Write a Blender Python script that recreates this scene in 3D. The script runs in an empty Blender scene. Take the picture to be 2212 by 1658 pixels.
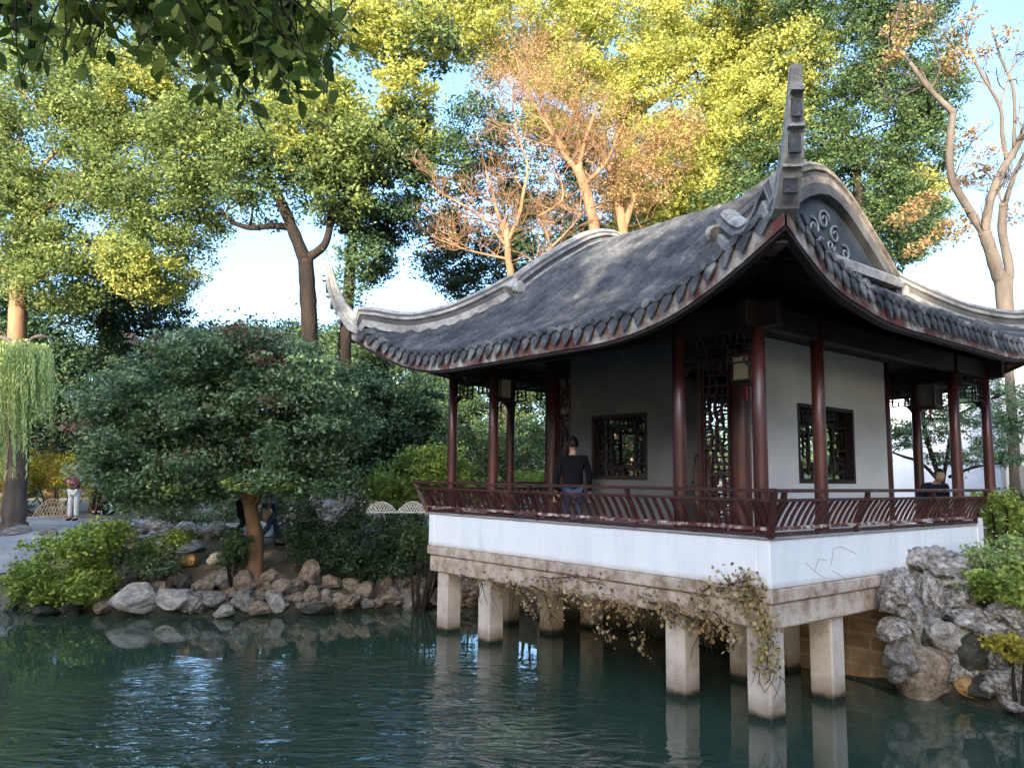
import bpy, math, random
import numpy as np
from mathutils import Vector, Matrix, noise as mnoise
random.seed(7)
RNG = np.random.default_rng(11)
sc = bpy.context.scene
COL = sc.collection
R = math.radians

# ------------------------------------------------------------------ camera
CAM = np.array([-7.71, -4.906, 2.6]); FPX = 1697.348; CX, CY = 1106.0, 829.0     # photo frame taken as 2212 x 1658
_pi, _ro, _yw = R(6.747), R(0.712), R(50.452)
FW = np.array([math.cos(_yw)*math.cos(_pi), math.sin(_yw)*math.cos(_pi), math.sin(_pi)])
_r = np.array([math.sin(_yw), -math.cos(_yw), 0.0]); _u = np.cross(_r, FW)
RT = _r*math.cos(_ro) + _u*math.sin(_ro); UP = -_r*math.sin(_ro) + _u*math.cos(_ro)

def ray(px, py): return FW + RT*(px-CX)/FPX + UP*(CY-py)/FPX
def at(px, py, D): return CAM + ray(px, py)*D
def on(px, py, axis, v):
    d = ray(px, py); return CAM + d*(v-CAM[axis])/d[axis]
def m_per_px(D): return D/FPX

cam_d = bpy.data.cameras.new('camera'); cam = bpy.data.objects.new('camera', cam_d); COL.objects.link(cam)
cam.matrix_world = Matrix(((RT[0], UP[0], -FW[0], CAM[0]), (RT[1], UP[1], -FW[1], CAM[1]), (RT[2], UP[2], -FW[2], CAM[2]), (0, 0, 0, 1)))
cam_d.sensor_width = 36; cam_d.lens = 36*FPX/2212; cam_d.clip_end = 2000; cam_d.clip_start = .05
sc.camera = cam

# ------------------------------------------------------------------ helpers
def tag(o, label=None, cat=None, group=None, kind=None):
    if label: o['label'] = label
    if cat: o['category'] = cat
    if group: o['group'] = group
    if kind: o['kind'] = kind
    return o
def thing(name, label, cat, loc=(0, 0, 0), rz=0, group=None):
    o = bpy.data.objects.new(name, None); COL.objects.link(o)
    o.empty_display_size = .2
    o.location = tuple(float(c) for c in loc); o.rotation_euler = (0, 0, rz)
    return tag(o, label, cat, group)

def np_mesh(name, V, F4, mats, smooth=False, attr=None, F3=None):
    V = np.asarray(V, dtype=np.float32)
    me = bpy.data.meshes.new(name); me.vertices.add(len(V)); me.vertices.foreach_set('co', V.ravel())
    loops = []; starts = []; n = 0
    if F4 is not None and len(F4):
        F4 = np.asarray(F4, dtype=np.int32); loops.append(F4.ravel()); starts.append(np.arange(len(F4))*4); n = len(F4)*4
    if F3 is not None and len(F3):
        F3 = np.asarray(F3, dtype=np.int32); loops.append(F3.ravel()); starts.append(n+np.arange(len(F3))*3)
    L = np.concatenate(loops); S = np.concatenate(starts)
    me.loops.add(len(L)); me.loops.foreach_set('vertex_index', L)
    me.polygons.add(len(S)); me.polygons.foreach_set('loop_start', S.astype(np.int32))
    if smooth: me.polygons.foreach_set('use_smooth', np.ones(len(S), dtype=bool))
    me.update(calc_edges=True)
    for m in (mats if isinstance(mats, (list, tuple)) else [mats]): me.materials.append(m)
    if attr is not None:
        a = me.attributes.new('tint', 'FLOAT', 'POINT'); a.data.foreach_set('value', np.asarray(attr, dtype=np.float32))
    return me
def link(name, me, parent=None, loc=None):
    o = bpy.data.objects.new(name, me); COL.objects.link(o)
    if parent is not None: o.parent = parent
    if loc is not None: o.location = tuple(float(c) for c in loc)
    return o

class MB:
    """collects vertices and faces for ONE mesh"""
    def __init__(s): s.v = []; s.f = []
    def add(s, vs, fs):
        b = len(s.v); s.v += [tuple(map(float, v)) for v in vs]; s.f += [tuple(b+i for i in f) for f in fs]; return s
    def box(s, x0, x1, y0, y1, z0, z1):
        return s.add([(x, y, z) for z in (z0, z1) for x, y in ((x0, y0), (x1, y0), (x1, y1), (x0, y1))],
                     [(3, 2, 1, 0), (4, 5, 6, 7), (0, 1, 5, 4), (1, 2, 6, 5), (2, 3, 7, 6), (3, 0, 4, 7)])
    def bar(s, a, b, w, h, up=(0, 0, 1)):
        a = Vector(a); b = Vector(b); d = (b-a).normalized(); up = Vector(up)
        if abs(d.dot(up)) > .98: up = Vector((1, 0, 0))
        sd = d.cross(up).normalized(); u = sd.cross(d).normalized()
        vs = [p + sd*(i*w/2) + u*(j*h/2) for p in (a, b) for i, j in ((-1, -1), (1, -1), (1, 1), (-1, 1))]
        return s.add(vs, [(3, 2, 1, 0), (4, 5, 6, 7), (0, 1, 5, 4), (1, 2, 6, 5), (2, 3, 7, 6), (3, 0, 4, 7)])
    def tube(s, pts, rad, n=8, cap=True):
        pts = [Vector(p) for p in pts]
        if not hasattr(rad, '__len__'): rad = [rad]*len(pts)
        ref = Vector((0.13, .97, .21)); vs = []; prev = None
        for i, p in enumerate(pts):
            t = (pts[min(i+1, len(pts)-1)]-pts[max(i-1, 0)]).normalized()
            if prev is None:
                a = t.cross(Vector((0, 0, 1)) if abs(t.z) < .9 else Vector((1, 0, 0))).normalized()
            else:
                a = (prev - t*prev.dot(t))
                a = a.normalized() if a.length > 1e-6 else t.orthogonal().normalized()
            prev = a; b = t.cross(a)
            for k in range(n):
                an = 2*math.pi*k/n; vs.append(p + (a*math.cos(an)+b*math.sin(an))*rad[i])
        fs = [(i*n+k, i*n+(k+1) % n, (i+1)*n+(k+1) % n, (i+1)*n+k) for i in range(len(pts)-1) for k in range(n)]
        if cap: fs += [tuple(range(n-1, -1, -1)), tuple((len(pts)-1)*n+k for k in range(n))]
        return s.add(vs, fs)
    def sweep(s, path, prof, side=None, upv=None):
        """extrude a (side, up) profile along a path; side kept level"""
        P = [Vector(p) for p in path]; m = len(prof); vs = []
        for i, p in enumerate(P):
            t = P[min(i+1, len(P)-1)]-P[max(i-1, 0)]; t.normalize()
            sd = Vector(side[i]) if side else t.cross(Vector((0, 0, 1))).normalized()
            u = sd.cross(t).normalized()
            if u.z < 0 and upv is None: u = -u
            if upv is not None: u = Vector(upv)
            k = 1.0
            vs += [p + sd*a + u*b for a, b in (prof[i] if isinstance(prof[0], list) else prof)]
        if isinstance(prof[0], list): m = len(prof[0])
        fs = [(i*m+k, i*m+(k+1) % m, (i+1)*m+(k+1) % m, (i+1)*m+k) for i in range(len(P)-1) for k in range(m)]
        fs += [tuple(range(m-1, -1, -1)), tuple((len(P)-1)*m+k for k in range(m))]
        return s.add(vs, fs)
    def build(s, name, m, parent=None, smooth=False, bevel=0):
        me = bpy.data.meshes.new(name); me.from_pydata(s.v, [], s.f); me.update()
        me.materials.append(m)
        if smooth:
            me.polygons.foreach_set('use_smooth', [True]*len(me.polygons))
        o = link(name, me, parent)
        if bevel:
            b = o.modifiers.new('bevel', 'BEVEL'); b.width = bevel; b.segments = 1; b.limit_method = 'ANGLE'
        return o

# ------------------------------------------------------------------ materials
def new_mat(name):
    m = bpy.data.materials.new(name); m.use_nodes = True; nt = m.node_tree; nt.nodes.clear()
    out = nt.nodes.new('ShaderNodeOutputMaterial'); return m, nt, out
def nd(nt, t, **kw):
    n = nt.nodes.new(t)
    for k, v in kw.items():
        if k in n.inputs.keys(): n.inputs[k].default_value = v
        else: setattr(n, k, v)
    return n
def ramp(nt, stops):
    n = nt.nodes.new('ShaderNodeValToRGB'); cr = n.color_ramp
    while len(cr.elements) < len(stops): cr.elements.new(.5)
    for e, (p, c) in zip(cr.elements, stops): e.position = p; e.color = (*c, 1)
    return n
def surf(name, stops, scale=3.0, detail=8, rough=.8, bump=.3, bscale=None, bdist=.02, spec=.3, dist=.0, stops2=None, scale2=20, f2=.4, sxyz=None, metal=0):
    """noise-driven solid surface: colour ramp over object noise, plus bump"""
    m, nt, out = new_mat(name); L = nt.links.new
    tc = nd(nt, 'ShaderNodeTexCoord'); mp = nd(nt, 'ShaderNodeMapping')
    if sxyz: mp.inputs['Scale'].default_value = sxyz
    L(tc.outputs['Object'], mp.inputs[0])
    n1 = nd(nt, 'ShaderNodeTexNoise', Scale=scale, Detail=detail, Roughness=.6, Distortion=dist); L(mp.outputs[0], n1.inputs['Vector'])
    r1 = ramp(nt, stops); L(n1.outputs[0], r1.inputs[0]); c = r1.outputs[0]
    if stops2:
        n2 = nd(nt, 'ShaderNodeTexNoise', Scale=scale2, Detail=6, Roughness=.7); L(mp.outputs[0], n2.inputs['Vector'])
        r2 = ramp(nt, stops2); L(n2.outputs[0], r2.inputs[0])
        mx = nd(nt, 'ShaderNodeMix', data_type='RGBA', blend_type='MULTIPLY'); mx.inputs[0].default_value = f2
        L(c, mx.inputs[6]); L(r2.outputs[0], mx.inputs[7]); c = mx.outputs[2]
    b = nd(nt, 'ShaderNodeBsdfPrincipled', Roughness=rough, Metallic=metal); b.inputs['Specular IOR Level'].default_value = spec
    L(c, b.inputs['Base Color'])
    if bump:
        nb = nd(nt, 'ShaderNodeTexNoise', Scale=bscale or scale*4, Detail=6, Roughness=.65); L(mp.outputs[0], nb.inputs['Vector'])
        bp = nd(nt, 'ShaderNodeBump', Strength=bump, Distance=bdist); L(nb.outputs[0], bp.inputs['Height']); L(bp.outputs[0], b.inputs['Normal'])
    L(b.outputs[0], out.inputs[0]); return m
def foliage(name, dark, mid, light, trans=.3, nscale=.5, rough=.55):
    m, nt, out = new_mat(name); L = nt.links.new
    a = nd(nt, 'ShaderNodeAttribute', attribute_name='tint'); g = nd(nt, 'ShaderNodeNewGeometry')
    ad = nd(nt, 'ShaderNodeMath', operation='MULTIPLY_ADD'); ad.inputs[1].default_value = .45; L(g.outputs['Random Per Island'], ad.inputs[0])
    ml = nd(nt, 'ShaderNodeMath', operation='MULTIPLY'); ml.inputs[1].default_value = .6; L(a.outputs['Fac'], ml.inputs[0]); L(ml.outputs[0], ad.inputs[2])
    r = ramp(nt, [(.08, dark), (.5, mid), (.95, light)]); L(ad.outputs[0], r.inputs[0])
    d = nd(nt, 'ShaderNodeBsdfPrincipled', Roughness=rough); d.inputs['Specular IOR Level'].default_value = .25; L(r.outputs[0], d.inputs['Base Color'])
    t = nd(nt, 'ShaderNodeBsdfTranslucent'); L(r.outputs[0], t.inputs[0])
    mx = nd(nt, 'ShaderNodeMixShader'); mx.inputs[0].default_value = trans
    L(d.outputs[0], mx.inputs[1]); L(t.outputs[0], mx.inputs[2]); L(mx.outputs[0], out.inputs[0]); return m

M = {}
M['tile'] = surf('roof_tile', [(.25, (.034, .037, .043)), (.45, (.078, .082, .09)), (.58, (.13, .132, .135)), (.7, (.25, .238, .215)), (.8, (.38, .35, .3))], 2.2, 12, .85, 1, 10, .05, .25, stops2=[(.3, (.35, .35, .38)), (.7, (1, 1, 1))], scale2=22, f2=.8)
M['ridge'] = surf('ridge_plaster', [(.3, (.16, .15, .15)), (.48, (.34, .33, .31)), (.7, (.52, .5, .47))], 1.5, 9, .85, .4, 18, .01, stops2=[(.35, (.3, .28, .25)), (.6, (1, 1, 1))], scale2=7, f2=.7)
M['ridge_brown'] = surf('ridge_brown', [(.3, (.09, .075, .065)), (.5, (.2, .17, .145)), (.7, (.32, .28, .245))], 2.5, 9, .85, .5, 16, .012, .2, stops2=[(.35, (.3, .27, .25)), (.6, (1, 1, 1))], scale2=6, f2=.7)
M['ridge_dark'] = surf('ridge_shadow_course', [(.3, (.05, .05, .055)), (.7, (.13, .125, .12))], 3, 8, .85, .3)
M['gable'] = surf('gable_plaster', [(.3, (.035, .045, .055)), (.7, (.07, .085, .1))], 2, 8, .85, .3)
M['relief'] = surf('relief_plaster', [(.3, (.12, .14, .16)), (.7, (.26, .28, .3))], 6, 6, .8, .2)
M['lacquer'] = surf('red_lacquer', [(.25, (.035, .012, .012)), (.5, (.075, .021, .02)), (.75, (.12, .036, .03))], 2.5, 9, .33, .15, 30, .004, .5, stops2=[(.3, (.45, .4, .4)), (.6, (1, 1, 1))], scale2=9, f2=.6, sxyz=(1, 1, .35))
M['worn'] = surf('worn_lacquer', [(.3, (.08, .022, .02)), (.5, (.14, .05, .045)), (.58, (.5, .45, .4)), (.8, (.62, .58, .53))], 7, 10, .6, .3, 40, .004)
M['rail'] = surf('rail_lacquer', [(.3, (.03, .01, .01)), (.6, (.07, .022, .02)), (.8, (.24, .17, .15))], 5, 9, .45, .2, 30, .004, .5)
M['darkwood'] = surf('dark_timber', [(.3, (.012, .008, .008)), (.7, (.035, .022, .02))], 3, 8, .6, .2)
M['white'] = surf('white_limewash', [(.25, (.72, .75, .8)), (.5, (.79, .82, .86)), (.8, (.83, .85, .88))], 1.2, 9, .9, .12, 12, .006, .2, stops2=[(.22, (.6, .58, .54)), (.4, (1, 1, 1))], scale2=1.7, f2=.45)
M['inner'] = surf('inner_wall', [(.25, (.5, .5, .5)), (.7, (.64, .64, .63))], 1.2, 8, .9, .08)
M['dim'] = surf('shaded_wall', [(.25, (.085, .088, .095)), (.7, (.16, .15, .145))], 1.2, 8, .9, .08)  # veranda shade on the left wall is put into this darker base colour
M['concrete'] = surf('pillar_concrete', [(.25, (.34, .29, .25)), (.5, (.52, .46, .41)), (.8, (.64, .58, .52))], 2.2, 9, .9, .35, 24, .006, .2, stops2=[(.25, (.5, .42, .33)), (.5, (1, 1, 1))], scale2=4, f2=.6)
M['wet'] = surf('wet_concrete', [(.3, (.02, .03, .025)), (.7, (.06, .07, .05))], 6, 8, .4, .3)
M['stone'] = surf('stone_beam', [(.25, (.26, .2, .16)), (.45, (.45, .37, .31)), (.6, (.54, .47, .4)), (.8, (.6, .57, .52))], 2.5, 10, .9, .6, 18, .015, .2, stops2=[(.3, (.45, .33, .22)), (.55, (1, 1, 1))], scale2=5, f2=.75)
M['glass'] = surf('lantern_panel', [(.3, (.5, .42, .3)), (.7, (.62, .56, .42))], 9, 4, .4, 0)
M['bark_dark'] = surf('bark_dark', [(.3, (.018, .014, .012)), (.7, (.06, .042, .034))], 3, 9, .9, .9, 14, .04, .1, sxyz=(1, 1, .3))
M['bark_black'] = surf('bark_black', [(.3, (.01, .009, .009)), (.7, (.035, .026, .022))], 3, 9, .9, .9, 14, .04, .1, sxyz=(1, 1, .3))
M['bark_grey'] = surf('bark_grey', [(.3, (.05, .042, .037)), (.7, (.14, .118, .1))], 3, 9, .9, .6, 14, .03, .1, sxyz=(1, 1, .3))
M['bark_warm'] = surf('bark_warm', [(.3, (.13, .075, .042)), (.7, (.3, .185, .11))], 3, 9, .9, .5, 14, .03, .1, sxyz=(1, 1, .3))
M['rock_tan'] = surf('rock_tan', [(.25, (.13, .1, .078)), (.5, (.32, .26, .2)), (.75, (.5, .43, .35))], 2.2, 12, .92, 1, 9, .05, .15, stops2=[(.35, (.35, .3, .25)), (.6, (1, 1, 1))], scale2=7, f2=.8)
M['rock_grey'] = surf('rock_grey', [(.25, (.1, .095, .095)), (.5, (.28, .265, .25)), (.75, (.5, .48, .45))], 2.2, 12, .92, 1, 9, .05, .15, stops2=[(.35, (.35, .32, .3)), (.6, (1, 1, 1))], scale2=6, f2=.8)
M['rock_pale'] = surf('rock_pale', [(.25, (.2, .19, .175)), (.5, (.4, .38, .35)), (.75, (.58, .56, .52))], 2.2, 12, .92, 1, 9, .05, .15, stops2=[(.3, (.35, .32, .3)), (.55, (1, 1, 1))], scale2=6, f2=.7)
M['rock_lime'] = surf('rock_lime', [(.25, (.15, .14, .13)), (.42, (.4, .38, .355)), (.58, (.6, .575, .54)), (.8, (.72, .7, .66))], 2.4, 12, .92, 1, 8, .06, .15, stops2=[(.38, (.25, .23, .21)), (.58, (1, 1, 1))], scale2=5, f2=.85)
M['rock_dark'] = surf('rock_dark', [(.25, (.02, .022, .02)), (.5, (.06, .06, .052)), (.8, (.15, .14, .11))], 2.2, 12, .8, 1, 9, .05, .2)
M['rock_orange'] = surf('rock_orange', [(.25, (.2, .11, .04)), (.5, (.42, .25, .1)), (.75, (.55, .38, .2))], 3, 10, .9, .8, 9, .04, .15)
M['paving'] = surf('paving', [(.3, (.2, .2, .205)), (.6, (.33, .33, .33)), (.8, (.42, .41, .4))], 1.3, 9, .9, .4, 10, .015, .2)

def mat_ground():
    m, nt, out = new_mat('bank_soil'); L = nt.links.new
    tc = nd(nt, 'ShaderNodeTexCoord')
    n = nd(nt, 'ShaderNodeTexNoise', Scale=.9, Detail=12, Roughness=.7); L(tc.outputs['Object'], n.inputs['Vector'])
    r = ramp(nt, [(.3, (.05, .06, .025)), (.45, (.11, .09, .055)), (.6, (.22, .16, .11)), (.78, (.33, .27, .2))]); L(n.outputs[0], r.inputs[0])
    b = nd(nt, 'ShaderNodeBsdfPrincipled', Roughness=.95); gp = nd(nt, 'ShaderNodeSeparateXYZ'); L(tc.outputs['Object'], gp.inputs[0]); wr = ramp(nt, [(.12, (.22, .24, .2)), (.3, (1, 1, 1))]); nz = nd(nt, 'ShaderNodeMath', operation='MULTIPLY_ADD'); nz.inputs[1].default_value = 1.0; L(gp.outputs[2], nz.inputs[0])
    n3 = nd(nt, 'ShaderNodeMath', operation='MULTIPLY'); n3.inputs[1].default_value = .15; L(n.outputs[0], n3.inputs[0]); L(n3.outputs[0], nz.inputs[2]); L(nz.outputs[0], wr.inputs[0])
    wm = nd(nt, 'ShaderNodeMix', data_type='RGBA', blend_type='MULTIPLY'); wm.inputs[0].default_value = 1; L(r.outputs[0], wm.inputs[6]); L(wr.outputs[0], wm.inputs[7]); L(wm.outputs[2], b.inputs['Base Color'])
    n2 = nd(nt, 'ShaderNodeTexNoise', Scale=9, Detail=8, Roughness=.7); L(tc.outputs['Object'], n2.inputs['Vector'])
    bp = nd(nt, 'ShaderNodeBump', Strength=.9, Distance=.06); L(n2.outputs[0], bp.inputs['Height']); L(bp.outputs[0], b.inputs['Normal'])
    L(b.outputs[0], out.inputs[0]); return m
def mat_brick():
    m, nt, out = new_mat('block_wall'); L = nt.links.new
    tc = nd(nt, 'ShaderNodeTexCoord'); sp = nd(nt, 'ShaderNodeSeparateXYZ'); mp = nd(nt, 'ShaderNodeCombineXYZ'); L(tc.outputs['Object'], sp.inputs[0]); L(sp.outputs[1], mp.inputs[0]); L(sp.outputs[2], mp.inputs[1])
    b = nd(nt, 'ShaderNodeTexBrick', Scale=1.0); L(mp.outputs[0], b.inputs['Vector'])
    b.inputs['Brick Width'].default_value = .55; b.inputs['Row Height'].default_value = .2; b.inputs['Mortar Size'].default_value = .02
    b.inputs['Color1'].default_value = (.3, .2, .11, 1); b.inputs['Color2'].default_value = (.2, .12, .07, 1); b.inputs['Mortar'].default_value = (.32, .27, .19, 1)
    n = nd(nt, 'ShaderNodeTexNoise', Scale=3, Detail=8); L(tc.outputs['Object'], n.inputs['Vector'])
    r = ramp(nt, [(.3, (.35, .35, .3)), (.65, (1, 1, 1))]); L(n.outputs[0], r.inputs[0])
    mx = nd(nt, 'ShaderNodeMix', data_type='RGBA', blend_type='MULTIPLY'); mx.inputs[0].default_value = .9; L(b.outputs[0], mx.inputs[6]); L(r.outputs[0], mx.inputs[7])
    s = nd(nt, 'ShaderNodeBsdfPrincipled', Roughness=.9); L(mx.outputs[2], s.inputs['Base Color'])
    bp = nd(nt, 'ShaderNodeBump', Strength=.6, Distance=.03); L(b.outputs['Fac'], bp.inputs['Height']); bp.invert = True; L(bp.outputs[0], s.inputs['Normal'])
    L(s.outputs[0], out.inputs[0]); return m
def mat_water():
    m, nt, out = new_mat('pond_water'); L = nt.links.new
    tc = nd(nt, 'ShaderNodeTexCoord')
    mp = nd(nt, 'ShaderNodeMapping'); mp.inputs['Rotation'].default_value = (0, 0, -_yw); mp.inputs['Scale'].default_value = (1, 1, 1)
    L(tc.outputs['Object'], mp.inputs[0])
    # long low ripples lying across the view
    mp2 = nd(nt, 'ShaderNodeMapping'); mp2.inputs['Scale'].default_value = (3.6, 1.25, 1); L(mp.outputs[0], mp2.inputs[0])
    a = nd(nt, 'ShaderNodeTexNoise', Scale=1.0, Detail=2.5, Roughness=.5, Distortion=1.6); L(mp2.outputs[0], a.inputs['Vector'])
    mp3 = nd(nt, 'ShaderNodeMapping'); mp3.inputs['Scale'].default_value = (1.6, .8, 1); L(mp.outputs[0], mp3.inputs[0])
    c = nd(nt, 'ShaderNodeTexNoise', Scale=1.0, Detail=2, Roughness=.5); L(mp3.outputs[0], c.inputs['Vector'])
    # wind-ruffled patch of the pond: a band around one centre
    cpos = on(640, 1610, 2, 0)
    sep = nd(nt, 'ShaderNodeVectorMath', operation='DISTANCE'); sep.inputs[1].default_value = tuple(cpos)
    wob = nd(nt, 'ShaderNodeTexNoise', Scale=.6, Detail=3); L(tc.outputs['Object'], wob.inputs['Vector'])
    L(tc.outputs['Object'], sep.inputs[0])
    mr = nd(nt, 'ShaderNodeMapRange'); mr.interpolation_type = 'SMOOTHSTEP'
    mr.inputs['From Min'].default_value = 4.6; mr.inputs['From Max'].default_value = 1.8; mr.inputs['To Min'].default_value = .008; mr.inputs['To Max'].default_value = 1
    adw = nd(nt, 'ShaderNodeMath', operation='MULTIPLY_ADD'); adw.inputs[1].default_value = 2.5; L(wob.outputs[0], adw.inputs[0]); 
    sub = nd(nt, 'ShaderNodeMath', operation='SUBTRACT'); sub.inputs[1].default_value = 1.25; L(sep.outputs['Value'], sub.inputs[0]); L(sub.outputs[0], adw.inputs[2])
    L(adw.outputs[0], mr.inputs['Value'])
    st = nd(nt, 'ShaderNodeMath', operation='MULTIPLY'); L(a.outputs[0], st.inputs[0]); L(mr.outputs[0], st.inputs[1])
    st2 = nd(nt, 'ShaderNodeMath', operation='MULTIPLY_ADD'); st2.inputs[1].default_value = .05; L(c.outputs[0], st2.inputs[0]); L(st.outputs[0], st2.inputs[2])
    bp = nd(nt, 'ShaderNodeBump', Strength=1, Distance=.06); L(st2.outputs[0], bp.inputs['Height'])
    b = nd(nt, 'ShaderNodeBsdfPrincipled', Roughness=.03, IOR=1.6); b.inputs['Base Color'].default_value = (.03, .054, .036, 1)
    b.inputs['Specular IOR Level'].default_value = .5
    L(bp.outputs[0], b.inputs['Normal']); L(b.outputs[0], out.inputs[0]); return m
M['ground'] = mat_ground(); M['brick'] = mat_brick(); M['water'] = mat_water()
M['fol_olive'] = foliage('leaves_olive', (.09, .13, .045), (.18, .24, .08), (.32, .38, .13), .5)
M['fol_yellow'] = foliage('leaves_yellow_green', (.24, .28, .07), (.40, .42, .11), (.58, .55, .17), .5)
M['fol_mid'] = foliage('leaves_mid_green', (.045, .08, .035), (.085, .14, .06), (.17, .23, .09), .42)
M['fol_dark'] = foliage('leaves_dark_green', (.018, .04, .02), (.045, .085, .045), (.11, .17, .08), .2)
M['fol_blue'] = foliage('leaves_blue_green', (.045, .085, .04), (.12, .19, .09), (.28, .38, .19), .3)
M['fol_lime'] = foliage('leaves_lime', (.11, .17, .03), (.27, .36, .07), (.5, .58, .15))
M['fol_orange'] = foliage('leaves_orange', (.22, .14, .07), (.36, .24, .11), (.5, .36, .17), .42)
M['fol_rust'] = foliage('leaves_rust', (.1, .045, .03), (.24, .13, .08), (.36, .24, .17))
M['fol_sage'] = foliage('leaves_sage', (.09, .14, .07), (.2, .28, .145), (.38, .46, .28), .35)
M['fol_gold'] = foliage('leaves_gold', (.14, .13, .02), (.4, .32, .04), (.55, .5, .08))
M['fol_willow'] = foliage('leaves_willow', (.18, .25, .08), (.36, .46, .16), (.56, .64, .28), .35)
M['fol_near'] = foliage('leaves_near', (.03, .06, .01), (.1, .15, .025), (.36, .4, .08), .5)
M['fol_creeper'] = foliage('leaves_creeper', (.14, .1, .04), (.4, .31, .14), (.56, .5, .26), .3)
M['fol_pine'] = foliage('needles', (.04, .09, .04), (.1, .19, .1), (.22, .34, .17), .2)
M['fol_dry'] = foliage('dry_leaves', (.12, .075, .04), (.32, .23, .12), (.55, .45, .28), .25)
def plain(name, c, rough=.8, v=.25):
    return surf(name, [(.3, tuple(x*(1-v) for x in c)), (.7, tuple(min(1, x*(1+v)) for x in c))], 9, 6, rough, .15, 40, .003)
M['skin'] = plain('skin', (.5, .31, .22), .55, .06); M['hair'] = plain('hair', (.015, .012, .01), .5)
M['navy'] = plain('navy_cloth', (.006, .009, .022), .95); M['jeans'] = plain('denim', (.04, .07, .13)); M['black'] = plain('black_cloth', (.004, .0045, .007), .95)
M['maroon'] = plain('maroon_knit', (.16, .035, .045)); M['cream'] = plain('cream_trousers', (.62, .6, .55), .85, .08); M['blue'] = plain('blue_cloth', (.1, .2, .3))
M['coat'] = plain('grey_coat', (.26, .23, .24)); M['paleblue'] = plain('pale_blue_fabric', (.35, .42, .48)); M['red'] = plain('red_strap', (.3, .03, .04))
M['bamboo'] = surf('bamboo', [(.3, (.3, .2, .1)), (.7, (.58, .45, .27))], 6, 6, .6, .2); M['whitecane'] = surf('white_cane', [(.3, (.45, .43, .4)), (.7, (.7, .68, .65))], 6, 6, .6, .2)

def stain(m, z0, z1, amp, col, nscale=6):
    """a ragged dirt or algae line at a fixed height, of its own colour"""
    nt = m.node_tree; L = nt.links.new; b = next(n for n in nt.nodes if n.type == 'BSDF_PRINCIPLED'); src = b.inputs['Base Color'].links[0].from_socket
    tc = nd(nt, 'ShaderNodeTexCoord'); sp = nd(nt, 'ShaderNodeSeparateXYZ'); L(tc.outputs['Object'], sp.inputs[0])
    n = nd(nt, 'ShaderNodeTexNoise', Scale=nscale, Detail=8, Roughness=.7); L(tc.outputs['Object'], n.inputs['Vector'])
    a = nd(nt, 'ShaderNodeMath', operation='MULTIPLY_ADD'); a.inputs[1].default_value = amp; L(n.outputs[0], a.inputs[0]); L(sp.outputs[2], a.inputs[2])
    mr = nd(nt, 'ShaderNodeMapRange'); mr.inputs['From Min'].default_value = z0+amp*.5; mr.inputs['From Max'].default_value = z1+amp*.5; mr.inputs['To Min'].default_value = 1; mr.inputs['To Max'].default_value = 0
    L(a.outputs[0], mr.inputs['Value']); mx = nd(nt, 'ShaderNodeMix', data_type='RGBA'); L(mr.outputs[0], mx.inputs[0]); L(src, mx.inputs[6]); mx.inputs[7].default_value = (*col, 1); L(mx.outputs[2], b.inputs['Base Color'])
stain(M['concrete'], .05, .30, .22, (.2, .15, .1)); stain(M['concrete'], .04, .10, .10, (.02, .025, .018), 9)
M['parapet'] = surf('parapet_limewash', [(.25, (.72, .75, .8)), (.5, (.8, .83, .87)), (.8, (.84, .86, .89))], 1.2, 9, .9, .12, 12, .006, .2, stops2=[(.3, (.78, .76, .72)), (.5, (1, 1, 1))], scale2=2.2, f2=.3, sxyz=(2.2, 2.2, .45))
stain(M['parapet'], 1.40, 1.50, .10, (.5, .43, .36), 5)
# ------------------------------------------------------------------ ground and pond
SH = np.array([(-60, 60), (-22, 26), (-10.5, 17.6), (-7.44, 15.1), (-5.39, 13.19), (-3.84, 11.09), (-2.36, 9.8), (-.71, 9.05), (1.14, 8.72), (1.9, 8.3),
               (2.75, 6.9), (2.78, 3), (2.72, .4), (2.66, -.2), (2.64, -.95), (2.68, -1.6), (3.0, -3.5), (4.2, -7), (7, -14), (4, -20), (-8, -13), (-13.5, -6), (-22, 4), (-48, 22), (-80, 40)], float)
def inland(X, Y):
    """signed distance to the pond edge, positive on land"""
    X = np.asarray(X, float); Y = np.asarray(Y, float); d = np.full(X.shape, 1e9); ins = np.zeros(X.shape, bool)
    n = len(SH)
    for i in range(n):
        ax, ay = SH[i]; bx, by = SH[(i+1) % n]
        vx, vy = bx-ax, by-ay; t = np.clip(((X-ax)*vx+(Y-ay)*vy)/(vx*vx+vy*vy), 0, 1)
        d = np.minimum(d, np.hypot(X-ax-t*vx, Y-ay-t*vy))
        c = ((ay > Y) != (by > Y)) & (X < (bx-ax)*(Y-ay)/((by-ay)+1e-12)+ax); ins ^= c
    return np.where(ins, -d, d)
def hills(X, Y): return .1*np.sin(X*1.3+.5)*np.cos(Y*1.1) + .06*np.sin(X*3.1+Y*2.3)
def ground_z(X, Y):
    X = np.asarray(X, float); Y = np.asarray(Y, float)
    d = inland(X, Y)
    right = 1/(1+np.exp(-(X-1.8)*3)) * (1/(1+np.exp((Y-8)*2)))
    top = 1.12*(1-right) + 1.42*right; wid = 3.8*(1-right) + 1.5*right
    t = np.clip(d/wid, 0, 1); z = .12*np.clip(d*8, 0, 1) + (top-.12)*(1-(1-t)**1.8)
    z = z + hills(X, Y)*np.clip(d, 0, 1)*np.clip(1.5-t, .15, 1)*.6
    z = np.where(d < 0, np.maximum(-1.6, d*1.3), z)
    foot = (X > -.3) & (X < 7.6) & (Y > -.15) & (Y < 6.95)
    return np.where(foot & (d > 0), np.minimum(z, .8), z)
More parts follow.
